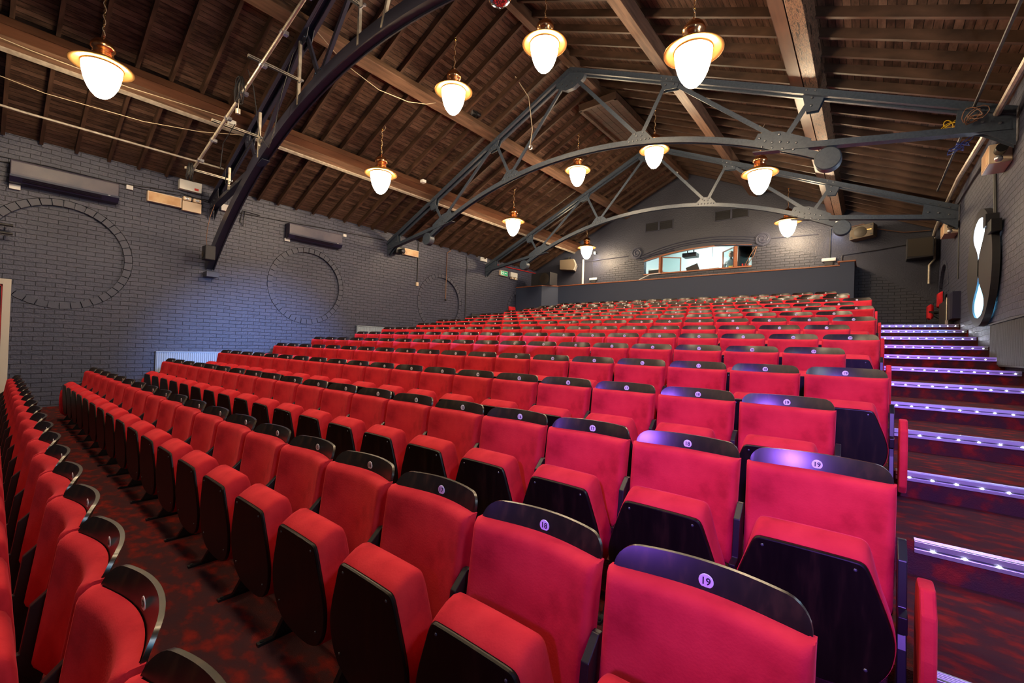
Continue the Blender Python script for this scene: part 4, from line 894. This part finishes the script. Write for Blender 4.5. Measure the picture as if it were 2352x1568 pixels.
for x,lb in ((-9.10,'small white batten light on the rear wall left of the booth window'),(-1.00,'small white batten light on the rear wall right of the booth window')):
    t=thing('batten_light',lb,'wall light',(x,YB,4.50)); b=MB(); b.box(-0.18,-0.07,0,0.18,0,0.10); b.build('cover',M['white'],t,bevel=0.015); b=MB(); b.box(-0.10,-0.04,-0.12,0.10,0,0.0); b.build('base',M['box'],t)
b=MB(); b.tube([(-3.0,YB-.03,5.2),(-3.15,YB-.04,4.95),(-3.3,YB-.05,4.62)],0.012,6); b.tube([(-2.97,YB-.03,5.2),(-3.05,YB-.05,4.9),(-3.24,YB-.06,4.60)],0.012,6); tag(b.build('cable_bunch',M['tancable']),'bunch of copper cables running into the right end of the booth window','cable')
b=MB(); b.tube([(-7.15,16.2,4.22),(-6.95,16.3,4.36),(-6.6,16.35,4.52),(-6.2,16.4,4.55)],0.020,8); tag(b.build('hose',M['white']),'pale grey hose looping out under the left of the booth window','hose')
t=thing('wall_speaker','tan loudspeaker mounted under the roof on the rear wall, right of the last lamp','speaker',(-0.18,16.30,5.22),math.radians(-14))
b=MB(); b.prism([(-0.28,-0.20),(0.28,-0.14),(0.28,0.22),(-0.28,0.16)],(0,-0.20,0),(1,0,0),(0,0,1),(0,1,0),0.36); b.build('cabinet',M['speaker'],t,bevel=0.01)
b=MB(); b.lathe([(0.0001,-0.02),(0.05,-0.03),(0.10,-0.004),(0.15,-0.004),(0.155,0.0)],(-0.02,-0.20,0.0),28,'Y'); b.build('cone',M['grille'],t)
b=MB()
for a,c_ in ((-0.23,-0.14),(0.23,-0.09),(-0.23,0.12),(0.23,0.17)): b.cyl((a,-0.206,c_),0.025,0.006,'Y',10)
b.build('port',M['box'],t); b=MB(); b.box(0.13,-0.208,0.03,0.24,-0.20,0.06); b.build('name_plate',M['brass'],t)
t=thing('wall_box','large dark box speaker in the far right corner of the rear wall','speaker',(1.02,16.28,4.62)); b=MB(); b.prism([(-0.26,-0.30),(0.28,-0.26),(0.28,0.28),(-0.26,0.26)],(0,-0.2,0),(1,0,0),(0,0,1),(0,1,0),0.42); b.build('cabinet',M['box'],t,bevel=0.008); b=MB(); b.box(-0.24,-0.206,-0.24,0.26,-0.20,0.24); b.build('front_cloth',M['grille'],t)
t=thing('wall_speaker','grey wedge loudspeaker at the left of the rear wall by the white pipe','speaker',(-10.15,16.15,5.17),math.radians(20)); b=MB(); b.prism([(-0.34,-0.20),(0.26,-0.24),(0.34,-0.02),(0.24,0.24),(-0.36,0.20)],(0,-0.2,0),(1,0,0),(0,0,1),(0,1,0),0.40); b.build('cabinet',M['speaker'],t,bevel=0.01); b=MB(); b.prism([(0.262,-0.23),(0.342,-0.02),(0.245,0.23),(0.26,0.23),(0.36,-0.02),(0.28,-0.24)],(0,-0.19,0),(1,0,0),(0,0,1),(0,1,0),0.38); b.build('grille',M['speakerw'],t); b=MB(); b.box(-0.05,0.1,0.2,0.02,0.3,0.4); b.build('bracket',M['blackmetal'],t)
t=thing('wall_speaker','dark wooden box speaker with round mesh standing on the left end of the parapet','speaker',(-11.0,15.35,4.205)); b=MB(); b.box(-0.40,-0.2,0,0.05,0.3,0.55); b.box(0.05,-0.25,0,0.62,0.3,0.55); b.build('cabinet',M['box'],t,bevel=0.01); b=MB(); b.lathe([(0.0001,-0.006),(0.23,-0.006),(0.24,0)],(0.33,-0.25,0.28),28,'Y'); b.build('mesh',M['grille'],t)
def exitR(y,z,label,ln):
    t=thing('exit_box',label,'sign',(XR,y,z)); b=MB(); b.box(-0.22,0,-0.13,0,ln,0.13); b.build('housing',M['cream'],t,bevel=0.006); b=MB(); b.box(-0.224,0.02,-0.11,-0.22,ln-0.02,0.11); b.build('face',M['signface'],t)
    b=MB(); b.cyl((-0.12,-0.16,0.02),0.06,0.15,'Y',14); b.build('spot_head',M['blackmetal'],t); b=MB(); b.ball((-0.14,-0.08,-0.10),0.045,10); b.build('spot_head',M['alu'],t)
exitR(8.65,4.40,'cream box sign with black spot on the right wall under the middle truss',0.50); exitR(13.2,4.45,'small cream sign box below the far truss bracket on the right wall',0.6)
coil('cable_tangle',(XR-0.42,8.20,4.80),0.10,0.07,5,M['tancable'],'tangle of copper wires at the right end of the middle truss',5,0.006,1)
coil('cable_tangle',(XR-0.62,8.50,4.84),0.09,0.05,5,M['yellow'],'tangle of yellow cable behind the right end of the middle truss',6,0.006,1)
coil('cable_tangle',(XR-0.50,8.62,4.58),0.10,0.05,5,M['bluecable'],'tangle of blue cable below the right end of the middle truss',7,0.006,1)
b=MB(); b.tube([(XR-0.02,9.52,3.72),(XR-0.02,9.62,4.5)],0.018,8); b.tube([(XR-0.02,9.45,3.72),(XR-0.02,9.55,4.5)],0.012,8); b.box(XR-0.14,9.36,3.58,XR,9.56,3.76); tag(b.build('wall_conduit',M['cable']),'dark conduit and switch box beside the hourglass disc','conduit')
b=MB(); b.tube([(XR-0.015,13.0,3.3),(XR-0.015,13.02,4.45)],0.010,6); tag(b.build('wall_conduit',M['cable']),'thin vertical conduit under the far truss bracket on the right wall','conduit')
t=thing('wall_cabinet','dark panel cabinet on the right wall beside the usher seat','cabinet',(XR,13.6,2.35)); b=MB(); b.box(-0.10,0,0,0,1.6,0.62); b.build('body',M['box'],t,bevel=0.006); b=MB(); b.box(-0.12,-0.9,0.10,0,-0.05,0.66); b.build('side_box',M['acdark'],t); b=MB(); b.tube([(-0.14,-0.25,0.6),(-0.14,-0.25,-0.6)],0.012,6); b.box(-0.16,-0.29,-0.02,-0.12,-0.21,0.1); b.build('pipe',M['galv'],t)
# usher seats against the walls
def usher(loc,rz,label):
    t=thing('usher_seat',label,'folding seat',loc,rz)
    b=MB(); NX2,NH=15,11
    def Q(i,j,s):
        x=(i/(NX2-1)*2-1)*0.21; h=0.50+0.42*j/(NH-1); dx=0.21-abs(x); dh=min(0.92-h,h-0.50); k=math.sqrt(max(0,1-(1-min(1,dx/.05))**2))*math.sqrt(max(0,1-(1-min(1,dh/.05))**2))
        return (x,-0.02 if s else -0.03-0.07*k,h)
    grid_solid(NX2,NH,Q,b); b.build('backrest',M['velvet'],t)
    b=MB()
    def Q2(i,j,s):
        x=(i/(NX2-1)*2-1)*0.21; h=0.22+0.38*j/(NH-1); dx=0.21-abs(x); dh=min(0.60-h,h-0.22); k=math.sqrt(max(0,1-(1-min(1,dx/.06))**2))*math.sqrt(max(0,1-(1-min(1,dh/.06))**2))
        return (x,-0.22+0.045*k if s else -0.24-0.05*k,h)
    grid_solid(NX2,NH,Q2,b); b.build('seat_cushion',M['velvet'],t)
    b=MB(); b.box(-0.235,-0.27,0.38,-0.215,0,0.42); b.box(0.215,-0.27,0.38,0.235,0,0.42); b.box(-0.235,-0.02,0.2,0.235,0,0.9)
    b.bar((-0.225,-0.22,0.38),(-0.225,0,0.22),0.02,0.02); b.bar((0.225,-0.22,0.38),(0.225,0,0.22),0.02,0.02); b.build('wall_bracket',M['blackmetal'],t)
usher((XR-0.002,15.55,floorz[14]+0.08),math.radians(-90),'red fold-down usher seat fixed to the right wall at the top of the stairs')
usher((XL+0.002,14.75,floorz[14]+0.08),math.radians(90),'red fold-down usher seat fixed to the left wall near the back')
# litter
for i,(x,y,r,lb) in enumerate(((0.34,5.55,5,'tiny blue foil wrapper on a stair tread near the seats'),(1.05,6.62,6,'blue foil wrapper lying on the stairs at the right edge'))):
    b=MB(); n=5
    vs=[(x+0.02*a+random.uniform(-.006,.006),y+0.015*c_+random.uniform(-.004,.004),floorz[r]+0.004+random.uniform(0,.012)) for a in range(4) for c_ in range(4)]
    fs=[(a*4+c_,a*4+c_+1,a*4+c_+5,a*4+c_+4) for a in range(3) for c_ in range(3)]; b.add(vs,fs,False); o=b.build('foil_wrapper',M['blue']); so=o.modifiers.new('solid','SOLIDIFY'); so.thickness=0.001; tag(o,lb,'litter')
# cool downlights washing the rear wall beside the booth
for x,lb in ((-9.0,'small white downlight high on the rear wall left of the booth'),(-0.80,'small white downlight high on the rear wall by the far arch end')):
    t=thing('downlight',lb,'wall light',(x,YB-0.16,5.58)); b=MB(); b.cyl((0,0,0),0.05,0.09,'Z',16); b.box(-0.01,0.0,0.07,0.01,0.16,0.09); b.build('body',M['white'],t); b=MB(); b.lathe([(0.0001,-0.004),(0.035,-0.002)],(0,0,0),12); b.build('lens',M['tube'],t)
    spot_light('wall_downlight',(x,YB-0.17,5.56),(x,YB-0.05,4.3),26,(0.75,0.80,1.0),95,1.0,0.03)
